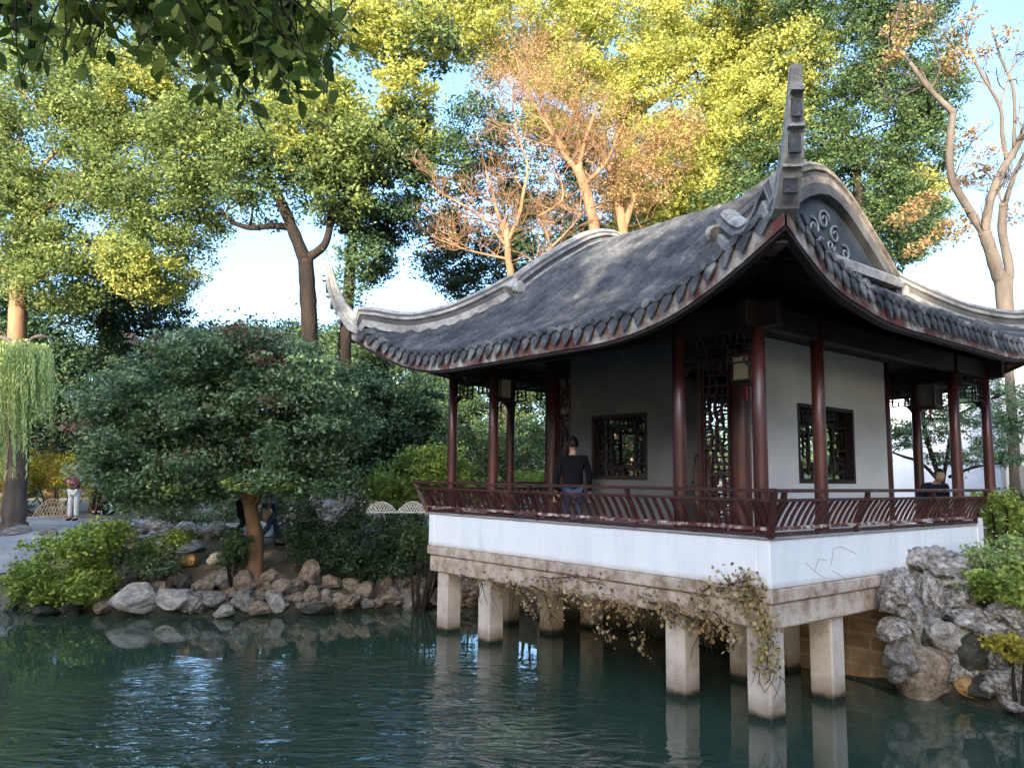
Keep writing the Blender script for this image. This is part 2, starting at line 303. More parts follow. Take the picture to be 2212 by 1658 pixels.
def axis(lo, hi, step, far):
    c = np.arange(lo, hi+step/2, step); o = []; s = step; v = hi
    while v < far: s *= 1.35; v += s; o.append(v)
    i = []; s = step; v = lo
    while v > -far: s *= 1.35; v -= s; i.append(v)
    return np.array(i[::-1]+list(c)+o)
gx = axis(-14, 14, .16, 600); gy = axis(-8, 26, .16, 600)
GX, GY = np.meshgrid(gx, gy, indexing='ij'); GZ = ground_z(GX.ravel(), GY.ravel())
nx, ny = len(gx), len(gy); idx = np.arange(nx*ny).reshape(nx, ny)
F = np.stack([idx[:-1, :-1].ravel(), idx[1:, :-1].ravel(), idx[1:, 1:].ravel(), idx[:-1, 1:].ravel()], 1)
g = link('ground', np_mesh('ground', np.stack([GX.ravel(), GY.ravel(), GZ], 1), F, M['ground'], True)); tag(g, kind='structure')
w = MB().add([(-90, -30, 0), (12, -30, 0), (12, 80, 0), (-90, 80, 0)], [(0, 1, 2, 3)]).build('water', M['water']); tag(w, kind='structure')

def hit(px, py, t0=6, t1=70):
    """where the sight line through a photo point meets the bank"""
    d = ray(px, py); ts = np.arange(t0, t1, .04); P = CAM + ts[:, None]*d
    g_ = np.maximum(ground_z(P[:, 0], P[:, 1]), 0.0) - P[:, 2]
    k = np.argmax(g_ >= 0)
    if g_[k] < 0: k = len(ts)-1
    return P[k], ts[k]
def gz(x, y): return float(ground_z(np.array([x]), np.array([y]))[0])

# path sheet on the left bank
def sheet(name, poly_px, m, lift=.012, n=60, depth_z=None):
    pts = np.array([hit(*q)[0][:2] for q in poly_px])
    lo = pts.min(0)-.1; hi = pts.max(0)+.1; st = .2
    xs = np.arange(lo[0], hi[0], st); ys = np.arange(lo[1], hi[1], st); X, Y = np.meshgrid(xs, ys, indexing='ij')
    ins = np.zeros(X.shape, bool); k = len(pts)
    for i in range(k):
        ax, ay = pts[i]; bx, by = pts[(i+1) % k]
        ins ^= ((ay > Y) != (by > Y)) & (X < (bx-ax)*(Y-ay)/((by-ay)+1e-12)+ax)
    Z = ground_z(X.ravel(), Y.ravel()).reshape(X.shape) + lift
    id_ = np.arange(X.size).reshape(X.shape); ok = ins[:-1, :-1]
    Fq = np.stack([id_[:-1, :-1][ok], id_[1:, :-1][ok], id_[1:, 1:][ok], id_[:-1, 1:][ok]], 1)
    o = link(name, np_mesh(name, np.stack([X.ravel(), Y.ravel(), Z.ravel()], 1), Fq, m, True)); tag(o, kind='structure'); return o
sheet('path', [(-700, 1122), (0, 1118), (300, 1124), (620, 1130), (930, 1130), (930, 1150), (480, 1160), (260, 1176), (100, 1215), (-20, 1252), (-500, 1250)], M['paving'], .03)

# ------------------------------------------------------------------ foliage machinery
VIEWF = np.array([[math.sin(_yw), -math.cos(_yw), 0], [math.cos(_yw), math.sin(_yw), 0], [0, 0, 1]])   # blob radii are given as (across, deep, tall)
def leaf_quads(P, size, droop=.0, aspect=.55, upb=.5, rng=RNG):
    n = len(P); nor = rng.normal(size=(n, 3)); nor[:, 2] = np.abs(nor[:, 2])*.8+upb; nor /= np.linalg.norm(nor, axis=1)[:, None]
    t = rng.normal(size=(n, 3)); t[:, 2] -= droop*2.5
    t -= nor*np.sum(t*nor, 1)[:, None]; t /= np.linalg.norm(t, axis=1)[:, None]+1e-9
    b = np.cross(nor, t); s = (size*rng.uniform(.65, 1.3, n))[:, None]
    V = np.stack([P-t*s*.5, P+b*s*aspect*.5-t*s*.05, P+t*s*.5, P-b*s*aspect*.5-t*s*.05], 1).reshape(-1, 3)
    return V, np.arange(n*4).reshape(n, 4)
def crown_mesh(name, blobs, n, size, m, cl_r=.5, shell=.55, flat=.6, droop=.1, seed=0, aspect=.55, cover=1.0, centers_out=None, upb=.5):
    """blobs: (centre, (rx, ry, rz)). Leaves sit in clumps spread through every blob"""
    rng = np.random.default_rng(seed); vols = np.array([b[1][0]*b[1][1]+b[1][1]*b[1][2]+b[1][0]*b[1][2] for b in blobs]); vols = vols/vols.sum()
    Vs = []; Ts = []
    for (c, r), w_ in zip(blobs, vols):
        c = np.array(c); r = np.array(r)
        area = 4*math.pi*((r[0]*r[1])+(r[1]*r[2])+(r[0]*r[2]))/3
        k = max(4, int(cover*area/(cl_r*cl_r*1.4)))
        d = rng.normal(size=(k, 3)); d /= np.linalg.norm(d, axis=1)[:, None]
        rad = rng.uniform(shell, 1.0, k)**.6*(1+rng.normal(0, .08, k))
        cc = c + (d*rad[:, None]*r) @ VIEWF
        if centers_out is not None: centers_out.append(cc)
        nn = int(n*w_); which = rng.integers(0, k, nn); crs = cl_r*rng.uniform(.55, 1.35, k)
        off = rng.normal(size=(nn, 3)); off /= (np.linalg.norm(off, axis=1)[:, None]+1e-9); off *= (rng.uniform(0, 1, nn)**.45)[:, None]
        off[:, 2] *= flat
        P = cc[which] + off*crs[which][:, None]
        # a few stray sprays
        st = rng.random(nn) < .06; P[st] += rng.normal(0, cl_r*.6, (st.sum(), 3))
        Vs.append(P); tint = rng.uniform(0, 1, k)
        Ts.append(tint[which])
    P = np.concatenate(Vs); T = np.concatenate(Ts)
    V, Fq = leaf_quads(P, np.full(len(P), size), droop, aspect, upb, rng)
    return np_mesh(name, V, Fq, m, False, np.repeat(T, 4))
def px_blobs(lst, D, thick=None):
    """crown blobs read off the photo: (px, py, rx_px, ry_px[, dD[, thickness m]])"""
    o = []
    for b in lst:
        dd = b[4] if len(b) > 4 else 0; k = m_per_px(D+dd); rx, rz = b[2]*k, b[3]*k
        ty = b[5] if len(b) > 5 else (thick or max(.6, .8*min(rx, rz*1.3)))
        o.append((at(b[0], b[1], D+dd), (rx, ty, rz)))
    return o
def curvy(a, b, n=5, wob=.12, rng=random):
    a = Vector(a); b = Vector(b); L_ = (b-a).length; out = []
    w1 = Vector((rng.gauss(0, 1), rng.gauss(0, 1), rng.gauss(0, .6)))*L_*wob
    for i in range(n+1):
        t = i/n; out.append(a.lerp(b, t) + w1*math.sin(math.pi*t) + Vector((0, 0, .06*L_*math.sin(math.pi*t))))
    return out
def trunk_mesh(mb, stems, centers=None, limb_r=.05, maxlimbs=60, seed=0, bushy=False):
    rng = random.Random(seed); nodes = []
    for pts, r0, r1 in stems:
        pts = [Vector(tuple(p)) for p in pts]; k = len(pts)
        # catmull-like smoothing
        P = []
        for i in range(k-1):
            p0 = pts[max(i-1, 0)]; p1 = pts[i]; p2 = pts[i+1]; p3 = pts[min(i+2, k-1)]
            for s in range(5):
                t = s/5; P.append(.5*((2*p1)+(-p0+p2)*t+(2*p0-5*p1+4*p2-p3)*t*t+(-p0+3*p1-3*p2+p3)*t**3))
        P.append(pts[-1]); m = len(P)
        rad = [r0+(r1-r0)*(i/(m-1))**.8 for i in range(m)]
        rad = [r*(1+rng.uniform(-.06, .06)) for r in rad]
        mb.tube(P, rad, 10); nodes += [(p, r) for p, r in zip(P, rad)]
    if centers is not None:
        cs = [Vector(tuple(c)) for c in np.concatenate(centers)]; rng.shuffle(cs)
        up = [q for q in nodes[len(nodes)//5:]] or nodes
        for c in cs[:maxlimbs]:
            best = min(up, key=lambda q: (q[0]-c).length + max(0, q[0].z-c.z)*1.2)
            r = min(best[1]*.7, limb_r*(.6+(best[0]-c).length*.12))
            P = curvy(best[0], c, 6, .1, rng); mb.tube(P, [r*(1-.8*i/6) for i in range(7)], 5, False)
            for _ in range(2):
                j = rng.randint(3, 5); e = c+Vector((rng.gauss(0, .5), rng.gauss(0, .5), rng.gauss(.1, .4)))
                mb.tube(curvy(P[j], e, 3, .12, rng), [r*.45, r*.33, r*.2, r*.08], 4, False)
            up.append((P[3], r*.7))
def px_line(lst, D): return [at(p[0], p[1], D+(p[2] if len(p) > 2 else 0)) for p in lst]
def make_tree(name, label, cat, D, stems_px, blobs_px, n, leaf, fol, bark, cl_r=.5, seed=0, group=None, limb=.05, maxl=50, extra=None, shell=.5, cover=1.0, thick=None, ground=True, flat=.6):
    """stems_px: ([(px, py[, dD])...], r0 m, r1 m) read off the photo at depth D; the first point of the first stem is the base"""
    b0 = stems_px[0][0][0]; base = at(b0[0], b0[1], D+(b0[2] if len(b0) > 2 else 0))
    zb = max(gz(base[0], base[1]), -.2)
    root = np.array([base[0], base[1], zb-.15])
    t = thing(name, label, cat, (base[0], base[1], zb), 0, group)
    off = np.array([base[0], base[1], zb])
    blobs = [(c-off, r) for c, r in px_blobs(blobs_px, D, thick)]
    stems = []
    for i, (l, r0, r1) in enumerate(stems_px):
        P = [p-off for p in px_line(l, D)]
        if i == 0:
            if base[2] > zb+.4: P = [root-off, (root-off)*.5+P[0]*.5]+P
            else: P[0] = root-off
        stems.append((P, r0, r1))
    cen = []
    me = crown_mesh('crown', blobs, n, leaf, fol, cl_r, shell, flat, seed=seed, centers_out=cen, cover=cover) if n else None
    mb = MB(); trunk_mesh(mb, stems, cen if cen else None, limb, maxl, seed)
    # root flare
    p0 = Vector(tuple(stems[0][0][0])); r0 = stems_px[0][1]
    mb.tube([p0-Vector((0, 0, .1)), p0+Vector((0, 0, .12)), p0+Vector((0, 0, .35))], [r0*1.5, r0*1.25, r0*1.02], 10, False)
    mb.build('trunk', bark, t, True)
    if me: link('crown', me, t)
    for k, (bp, n2, l2, f2, c2) in enumerate(extra or []):
        bl = [(c-off, r) for c, r in px_blobs(bp, D, thick)]
        link('crown', crown_mesh('crown', bl, n2, l2, f2, c2, shell, flat, seed=seed+50+k), t)
    return t
def bush(name, label, blobs, n, leaf, fol, D=None, cl_r=.22, seed=0, group=None, cat='bush', stems=7, upb=.5, flat=.7):
    """blobs in photo pixels, standing on the bank where their foot is seen"""
    if D is None:
        b = blobs[0]; _, D = hit(b[0], b[1]+b[3])
    bl = px_blobs(blobs, D); c0 = bl[0][0]; z0 = max(gz(c0[0], c0[1]), 0)
    t = thing(name, label, cat, (c0[0], c0[1], z0), 0, group); off = np.array([c0[0], c0[1], z0]); cen = []
    me = crown_mesh('foliage', [(c-off, r) for c, r in bl], n, leaf, fol, cl_r, .45, flat, seed=seed, centers_out=cen, upb=upb)
    link('foliage', me, t); rng = random.Random(seed); mb = MB(); cs = [Vector(tuple(c)) for c in np.concatenate(cen)]
    for c in rng.sample(cs, min(stems, len(cs))):
        a = Vector((c.x*.3, c.y*.3, -.1)); mb.tube(curvy(a, c, 5, .1, rng), [.03, .026, .022, .016, .01, .005], 5, False)
    mb.build('stem', M['bark_dark'], t, True); return t

# ------------------------------------------------------------------ pavilion
PX = [.23, 1.54, 5.68, 7.0]; PY = [.23, 1.38, 5.17, 6.32]; FL = 1.5; PL = 6.6; PW = 7.25
pav = thing('pavilion', 'white and dark red waterside pavilion with grey upswept tiled roof on concrete pillars', 'pavilion', (0, 0, 0))
# pillars standing in the pond, one under each column
for x in PX[:2]+[2.5]:
    for y in PY:
        if x > 2 and y < 1: continue
        x0, y0 = x-.15, y-.15
        p = MB().box(x0, x0+.3, y0, y0+.3, -1.4, 1.0).build('pillar', M['concrete'], pav, bevel=.02)
# stone beams and white parapet round the deck
b = MB(); b.box(0, PW, 0, .3, .99, 1.27); b.box(0, .3, .303, PL-.303, .99, 1.27); b.box(0, PW, PL-.3, PL, .99, 1.27)
for y in PY[1:3]: b.box(.303, 5.5, y-.14, y+.14, 1.0, 1.26)
b.build('beam', M['stone'], pav, bevel=.02)
b = MB(); b.box(-.035, PW, -.035, .26, 1.275, 1.42); b.box(-.035, .26, .263, PL-.263, 1.275, 1.42); b.box(-.035, PW, PL-.26, PL+.035, 1.275, 1.42)
b.build('stone_course', M['stone'], pav, bevel=.012)
MB().box(.262, PW-.02, .262, PL-.262, 1.28, FL).build('floor', M['paving'], pav)
b = MB(); b.box(-.02, 5.62, -.02, .14, 1.422, 1.955); b.box(-.02, .14, .143, PL-.143, 1.422, 1.955); b.box(-.02, 3.0, PL-.14, PL+.02, 1.422, 1.955)
b.build('parapet', M['parapet'], pav, bevel=.012)
b = MB()
for pl_ in ([(1740, 1215), (1762, 1235), (1782, 1248)], [(1760, 1233), (1768, 1206), (1785, 1210)], [(1795, 1222), (1800, 1185), (1815, 1180), (1850, 1195)], [(1798, 1232), (1828, 1250)]):
    b.tube([on(x_, y_, 1, -.0205) for x_, y_ in pl_], .0022, 4)
ck = b.build('crack', M['rock_dark'], next(o for o in pav.children if o.name.startswith('parapet')))
MB().box(5.62, 5.86, -.04, .16, 1.422, 2.06).build('end_pier', M['white'], pav, bevel=.012)
b = MB(); b.box(-.045, 5.6, -.045, .3, 1.957, 1.985); b.box(-.045, .3, .303, PL-.303, 1.957, 1.985); b.box(-.045, 3.0, PL-.3, PL+.045, 1.957, 1.985)
b.build('coping', M['paving'], pav, bevel=.006)
# columns
def column(x, y, r, z0=FL, z1=4.72):
    c = MB().tube([(x, y, z0), (x, y, z0+.5), (x, y, 3.2), (x, y, z1)], [r*1.02, r*1.02, r, r*.94], 20).build('column', M['lacquer'], pav, True)
    MB().tube([(x, y, z0-.01), (x, y, z0+.05), (x, y, z0+.12), (x, y, z0+.15)], [r*1.25, r*1.5, r*1.45, r*1.1], 20).build('column_base', M['stone'], c, True)
for i, x in enumerate(PX):
    for j, y in enumerate(PY):
        if i in (1, 2) and j in (1, 2): column(x, y, .135, z1=5.4)
        else: column(x, y, .082)
# eaves beams and plates
b = MB()
for x in (PX[0], PX[3]): b.box(x-.06, x+.06, PY[0]-.3, PY[3]+.3, 4.36, 4.66)
for y in (PY[0], PY[3]): b.box(PX[0]-.3, PX[3]+.3, y-.061, y+.061, 4.365, 4.655)
for y in PY[1:3]: b.box(PX[0]-.2, PX[3]+.2, y-.07, y+.07, 4.665, 4.9)
for x in PX[1:3]: b.box(x-.071, x+.071, PY[0]-.2, PY[3]+.2, 4.905, 5.1)
b.build('eaves_beam', M['darkwood'], pav, bevel=.01)
# brackets at the column heads
def bracket(x, y, dx, dy, m='darkwood', s=.34, z=4.42):
    b = MB(); pr = []
    for k in range(7):
        a = k/6*math.pi/2; pr.append((s*(1-math.sin(a))+.0, -s*.75*(1-math.cos(a))))
    pr = [(0.0, 0.0), (s, 0.0)] + [(s*(1-k/6)**1.0, -s*.8*(k/6)**2) for k in range(1, 7)]
    nn = len(pr); ox, oy = (0, .022) if dx else (.022, 0)
    v = [(x+dx*a+sg*ox, y+dy*a+sg*oy, z+c) for sg in (-1, 1) for a, c in pr]
    b.add(v, [tuple(range(nn-1, -1, -1)), tuple(range(nn, 2*nn))]+[(k, (k+1) % nn, nn+(k+1) % nn, nn+k) for k in range(nn)])
    return b.build('bracket', M[m], pav)
def lattice_boxes(b, a0, a1, z0, z1, fixed, ax, t=.018, w=.03, nx_=6, nz=3, seed=0, hole=None, broken=.28, skew=0):
    """fret lattice of short bars between a0..a1 (along one axis) and z0..z1"""
    rng = random.Random(seed); da = (a1-a0)/nx_; dz = (z1-z0)/nz
    def P(a, z): return (a, fixed, z) if ax == 'x' else (fixed, a, z)
    def J(i, k):
        if not skew or i in (0, nx_) or k in (0, nz): return a0+i*da, z0+k*dz
        rr = random.Random(seed*991+i*37+k); return a0+(i+rr.uniform(-skew, skew))*da, z0+(k+rr.uniform(-skew, skew))*dz
    def inside(a, z): return hole and hole[0]-1e-3 < a < hole[1]+1e-3 and hole[2]-1e-3 < z < hole[3]+1e-3
    for i in range(nx_+1):
        for k in range(nz):
            if i not in (0, nx_) and rng.random() < broken: continue
            p, q = J(i, k), J(i, k+1)
            if inside((p[0]+q[0])/2, (p[1]+q[1])/2): continue
            b.bar(P(*p), P(*q), w, t*2, up=(0, 1, 0) if ax == 'x' else (1, 0, 0))
    for k in range(nz+1):
        for i in range(nx_):
            if k not in (0, nz) and rng.random() < broken: continue
            p, q = J(i, k), J(i+1, k)
            if inside((p[0]+q[0])/2, (p[1]+q[1])/2): continue
            b.bar(P(*p), P(*q), w*1.01, t*2.02, up=(0, 1, 0) if ax == 'x' else (1, 0, 0))
def frieze(ax, fixed, a0, a1, seed):
    b = MB(); n_ = max(3, int((a1-a0)/.11)); lattice_boxes(b, a0+.08, a1-.08, 4.22, 4.42, fixed, ax, .012, .022, n_, 2, seed)
    for s0, s1 in ((a0+.08, a0+.42), (a1-.42, a1-.08)):
        if a1-a0 > 1.0: lattice_boxes(b, s0, s1, 3.98, 4.215, fixed, ax, .012, .022, 3, 3, seed+5)
    b.build('hanging_lattice', M['darkwood'], pav)
    for s, sg in ((a0+.08, 1), (a1-.08, -1)):
        bracket(s if ax == 'x' else fixed, fixed if ax == 'x' else s, sg if ax == 'x' else 0, 0 if ax == 'x' else sg, 'darkwood', .16, 3.98 if a1-a0 > 1 else 4.22)
frieze('y', PX[0], PY[2], PY[3], 12); frieze('y', PX[0], PY[0], PY[1], 10); frieze('x', PY[3], PX[0], PX[1], 40)
for k in range(3): frieze('y', PX[3], PY[k], PY[k+1], 20+k)
frieze('x', PY[0], PX[2], PX[3], 32); frieze('x', PY[1], PX[2], PX[3], 33); frieze('y', PX[1], PY[2], PY[3], 34)
# inner room: white walls pierced by lattice windows
def wall_window(ax, fixed, a0, a1, w0, w1, z0, z1, out, mat='white'):
    """wall between a0..a1, window hole w0..w1 x z0..z1; out = +1/-1 side that faces the veranda"""
    th = .24; lo, hi = (fixed-.12, fixed+.12)
    def B(b, p, q, r, s, l=lo, h=hi):
        return b.box(p, q, l, h, r, s) if ax == 'x' else b.box(l, h, p, q, r, s)
    b = MB(); B(b, a0, w0, FL, 5.0); B(b, w1, a1, FL, 5.0); B(b, w0, w1, FL, z0); B(b, w0, w1, z1, 5.0)
    wl = b.build('wall', M[mat], pav)
    fr = MB(); t = .055
    for (p, q, r, s) in ((w0, w0+t, z0, z1), (w1-t, w1, z0, z1), (w0+t, w1-t, z0, z0+t), (w0+t, w1-t, z1-t, z1)): B(fr, p, q, r, s, lo-.006, hi+.006)
    win = fr.build('window', M['darkwood'], pav)
    c0, c1 = (w0+w1)/2-(w1-w0)*.2, (w0+w1)/2+(w1-w0)*.2; y0, y1 = (z0+z1)/2-.29, (z0+z1)/2+.29
    L_ = MB(); n_ = int((w1-w0)/.1)
    lattice_boxes(L_, w0+t, w1-t, z0+t, z1-t, fixed, ax, .016, .026, 12, 9, int(fixed*100)+3, (c0, c1, y0, y1), .3, .3)
    lattice_boxes(L_, c0-.02, c1+.02, y0-.02, y1+.02, fixed, ax, .022, .05, 1, 1, 1, None, 0)
    L_.build('window_lattice', M['darkwood'], win)
wall_window('x', PY[1], 1.68, 5.55, 2.79, 4.45, 2.56, 3.73, -1, 'inner')
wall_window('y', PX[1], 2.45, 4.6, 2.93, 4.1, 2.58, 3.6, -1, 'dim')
wall_window('x', PY[2], 1.68, 5.55, 2.79, 4.45, 2.56, 3.73, 1, 'inner')
wall_window('y', PX[2], 1.7, 4.4, 2.05, 3.5, 2.56, 3.66, 1, 'inner')
for a0, a1, sd in ((4.63, 5.03, 3), (1.56, 1.98, 4)):
    b = MB(); lattice_boxes(b, a0, a1, FL+.05, 4.3, PX[1], 'y', .018, .035, 4, 22, sd, None, .25, .3); b.build('lattice_panel', M['rail'], pav)
for a0, a1, sd in ((4.45, 5.03, 6), ):
    b = MB(); lattice_boxes(b, a0, a1, FL+.05, 4.3, PX[2], 'y', .018, .035, 4, 22, sd, None, .25, .3); b.build('lattice_panel', M['rail'], pav)
for x in PX[1:3]: MB().box(x-.1, x+.1, 1.52, 5.03, 4.3, 4.62).build('lintel', M['darkwood'], pav)
for yy in (2.02, 2.42): pass
MB().box(PX[1]-.04, PX[1]+.04, 2.0, 2.06, FL, 4.3).build('door_post', M['lacquer'], pav)
# goose-neck railing leaning out over the parapet
def gn(s):      # (outward offset, height) up the curved back
    z = 2.03+(2.40-2.03)*s; return .02+.165*s-.014*math.sin(s*math.pi), z
def railing(ax, a0, a1, sign_fixed, label=None, n_step=.135, corner0=True):
    rl = bpy.data.objects.new('railing', None); COL.objects.link(rl); rl.parent = pav; rl.empty_display_size = .2
    def P(a, o, z): return (a, -o, z) if ax == 'x' else (-o, a, z)
    if sign_fixed > 0:
        def P(a, o, z): return (a, PL+o, z)
    e = .21
    def rail(name, off, z, w, h, mat):
        b = MB(); b.bar(P(a0-(off if corner0 else 0), off, z), P(a1+(off if ax == 'y' else 0), off, z), w, h); b.build(name, M[mat], rl, bevel=.006)
    rail('top_rail', .215, 2.49, .055, .04, 'rail'); rail('middle_rail', .178, 2.385, .045, .035, 'rail')
    rail('bottom_rail', .045, 2.075, .06, .04, 'worn'); rail('base_rail', .03, 2.012, .05, .03, 'rail')
    n_ = int((a1-a0)/n_step)
    for i in range(n_):
        a = a0+(i+.5)*(a1-a0)/n_; b = MB(); lean = .03
        pts = [P(a+lean*(k/5), gn(k/5)[0], 2.08+(2.38-2.08)*k/5) for k in range(6)]
        for k in range(5): b.bar(pts[k], pts[k+1], .04, .03)
        b.build('baluster', M['rail'], rl)
    k = max(2, round((a1-a0)/.95))
    for i in range(k+1):
        a = a0+i*(a1-a0)/k; b = MB()
        big = (i % 2 == 0); w_ = .05 if big else .03
        pts = [P(a, .035, 1.985), P(a, .03, 2.08)]
        b.bar(pts[0], pts[1], w_, w_)
        if big:
            q = [P(a, gn(j/5)[0], 2.08+(2.38-2.08)*j/5) for j in range(6)]+[P(a, .2, 2.47)]
            for j in range(6): b.bar(q[j], q[j+1], w_, w_)
        b.build('post', M['rail'], rl)
    return rl
railing('y', 0, PL, -1); railing('x', 0, 5.58, -1); railing('x', 0, 3.0, 1)
MB().bar((-.04, -.04, 1.985), (-.2, -.2, 2.5), .07, .07, up=(1, -1, 0)).build('corner_post', M['rail'], pav)
MB().bar((-.04, PL+.04, 1.985), (-.2, PL+.2, 2.5), .07, .07, up=(1, 1, 0)).build('corner_post', M['rail'], pav)
# bench seat behind the rail
b = MB(); b.box(.302, 5.5, .145, .42, 1.957, 1.995) if False else b.box(.15, 5.58, .302, .46, 1.93, 1.98); b.box(.302, .46, .47, PL-.47, 1.93, 1.98)
b.build('bench', M['rail'], pav)

# ---- roof
XE0, XE1, YE0, YE1 = -.93, 7.6, -.79, 7.4; XC = (XE0+XE1)/2; G0, G1 = 1.1, 5.45
ZP = np.array([[0, 4.40], [.6, 4.73], [1.15, 5.12], [1.64, 5.52], [2.0, 5.82], [2.4, 6.12], [3.0, 6.52], [3.6, 6.88], [3.95, 7.02], [4.265, 7.07]])
def Zp(d): return float(np.interp(d, ZP[:, 0], ZP[:, 1]))
def Us(s, d):
    a = max(0, 1-s/2.7); return .8*a**2.2*max(0, 1-d/2.3)
def roof_pt(edge, a, d, lift=0.0):
    """edge: 'W','E','S','N'; a = coordinate along the eave, d = distance in from the eave"""
    if edge in 'WE':
        s = min(a-YE0, YE1-a); k = max(0, 1-s/1.6)**2*.18*max(0, 1-d/1.5)
        x = (XE0+d-k) if edge == 'W' else (XE1-d+k); y = a+(-k if a < 3 else k)*max(0, 1-s/1.0); z = Zp(d)+Us(max(s, 0), d)
    else:
        s = min(a-XE0, XE1-a); k = max(0, 1-s/1.6)**2*.18*max(0, 1-d/1.5)
        y = (YE0+d-k) if edge == 'S' else (YE1-d+k); x = a+(-k if a < 3 else k)*max(0, 1-s/1.0); z = Zp(d)+Us(max(s, 0), d)+.2*min(1, max(s, 0)/1.6)*max(0, 1-d/1.9)
    return (x, y, z+lift)
def slope(mb, und, edge, pitch=.2):
    lo, hi = (YE0, YE1) if edge in 'WE' else (XE0, XE1); n_ = int(round((hi-lo)/pitch)); pw = (hi-lo)/n_; sub = 6
    prof = [.0, .05, .07, .05, 0, -.03]     # one convex tile row then the trough
    for side in (0, 1):
        pass
    for i in range(n_*sub):
        a0_, a1_ = lo+i*pw/sub, lo+(i+1)*pw/sub
        def dmax(a):
            s = min(a-lo, hi-a)
            if edge in 'WE':
                if G0 <= a <= G1: return XC-XE0
                return min(s, 1.95)
            return min(s, 1.95)
        m0, m1 = dmax(a0_), dmax(a1_)
        if abs(m0-m1) > 1: m0 = m1 = min(m0, m1)
        if max(m0, m1) < .02: continue
        h0, h1 = prof[i % sub], prof[(i+1) % sub]
        n2 = max(2, int(max(m0, m1)/.16)); rows = []
        for k in range(n2+1):
            t = k/n2; j = .012 if k % 2 else 0
            jj = .035*mnoise.noise(Vector((a0_*3.1, t*max(m0, m1)*2.3, 1.3))); jk = .035*mnoise.noise(Vector((a1_*3.1, t*max(m0, m1)*2.3, 1.3)))
            rows.append((roof_pt(edge, a0_, m0*t, h0+.06+jj+j), roof_pt(edge, a1_, m1*t, h1+.06+jk+j)))
        v = [p for rw in rows for p in rw]; fs = [(2*k, 2*k+1, 2*k+3, 2*k+2) for k in range(n2)]
        mb.add(v, fs)
        if und is not None:
            rows = [(roof_pt(edge, a0_, m0*k/4, -.14), roof_pt(edge, a1_, m1*k/4, -.14)) for k in range(5)]
            und.add([p for rw in rows for p in rw], [(2*k+2, 2*k+3, 2*k+1, 2*k) for k in range(4)])
roof = MB(); soff = MB()
for e in 'WESN': slope(roof, soff, e)
# drip tiles hanging from the eave: a pointed tongue under each trough, a round end on each row
def drip(mb, edge):
    lo, hi = (YE0, YE1) if edge in 'WE' else (XE0, XE1); n_ = int(round((hi-lo)/.2)); pw = (hi-lo)/n_
    ov = {'W': (-1, 0), 'E': (1, 0), 'S': (0, -1), 'N': (0, 1)}[edge]
    for i in range(n_):
        ac = lo+(i+.85)*pw; w_ = pw*.40
        if ac+w_ > hi: continue
        rr = random.Random(i*7+ord(edge)); tl = rr.uniform(.85, 1.1)
        shp = [(-w_, 0), (-w_*.95, -.06), (-w_*.55, -.13*tl), (0, -.2*tl), (w_*.55, -.13*tl), (w_*.95, -.06), (w_, 0)]
        for q, oo in ((0, .05), ):
            front = []; back = []
            for a, z in shp:
                p = roof_pt(edge, ac+a, 0, .045+z); lean = .03+(-z)*.25
                front.append((p[0]+ov[0]*(lean+.012), p[1]+ov[1]*(lean+.012), p[2])); back.append((p[0]+ov[0]*(lean-.012), p[1]+ov[1]*(lean-.012), p[2]))
            k = len(shp); mb.add(front+back, [tuple(range(k)), tuple(range(2*k-1, k-1, -1))]+[(j, k+j, k+(j+1) % k, (j+1) % k) for j in range(k)])
        ac = lo+(i+.33)*pw; c = roof_pt(edge, ac, -.03, .07); ring = []
        for j in range(10):
            an = j/10*2*math.pi; p = roof_pt(edge, ac+math.cos(an)*pw*.3, 0, .075+math.sin(an)*.05); ring.append(p)
        f = [(p[0]+ov[0]*.07, p[1]+ov[1]*.07, p[2]) for p in ring]; bk = [(p[0]-ov[0]*.1, p[1]-ov[1]*.1, p[2]+.03) for p in ring]
        mb.add(f+bk, [tuple(range(10))]+[(j, 10+j, 10+(j+1) % 10, (j+1) % 10) for j in range(10)])
rf = roof.build('roof', M['tile'], pav)
rf.data.validate()
bpy_bm = None
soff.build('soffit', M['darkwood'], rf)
b = MB()
for e in 'WESN': drip(b, e)
b.build('eave_tiles', surf('eave_tile', [(.32, (.022, .024, .028)), (.5, (.075, .078, .082)), (.62, (.2, .2, .19)), (.75, (.4, .38, .35))], 3.0, 9, .8, .4), rf)
# fascia under the tiles: pale worn plaster and red board
def eave_band(mb, z0, z1, o0, o1, edge):
    lo, hi = (YE0, YE1) if edge in 'WE' else (XE0, XE1); ov = {'W': (-1, 0), 'E': (1, 0), 'S': (0, -1), 'N': (0, 1)}[edge]; n_ = 60; v = []
    for k in range(n_+1):
        a = lo+(hi-lo)*k/n_
        for z, o_ in ((z0, o1), (z1, o1), (z1, o0), (z0, o0)):
            p = roof_pt(edge, a, 0, z); v.append((p[0]+ov[0]*o_, p[1]+ov[1]*o_, p[2]))
    fs = [(4*k+j, 4*k+(j+1) % 4, 4*k+4+(j+1) % 4, 4*k+4+j) for k in range(n_) for j in range(4)]
    mb.add(v, fs)
b = MB()
for e in 'WESN': eave_band(b, -.19, .04, -.08, .015, e)
b.build('eave_board', M['worn_eave'] if 'worn_eave' in M else surf('eave_plaster', [(.3, (.05, .03, .028)), (.42, (.14, .05, .045)), (.5, (.2, .15, .13)), (.62, (.46, .42, .38)), (.8, (.56, .53, .49))], 2.6, 9, .85, .3), rf)
b = MB()
for e in 'WESN': eave_band(b, -.23, -.195, -.1, -.0, e)
b.build('eave_batten', M['darkwood'], rf)
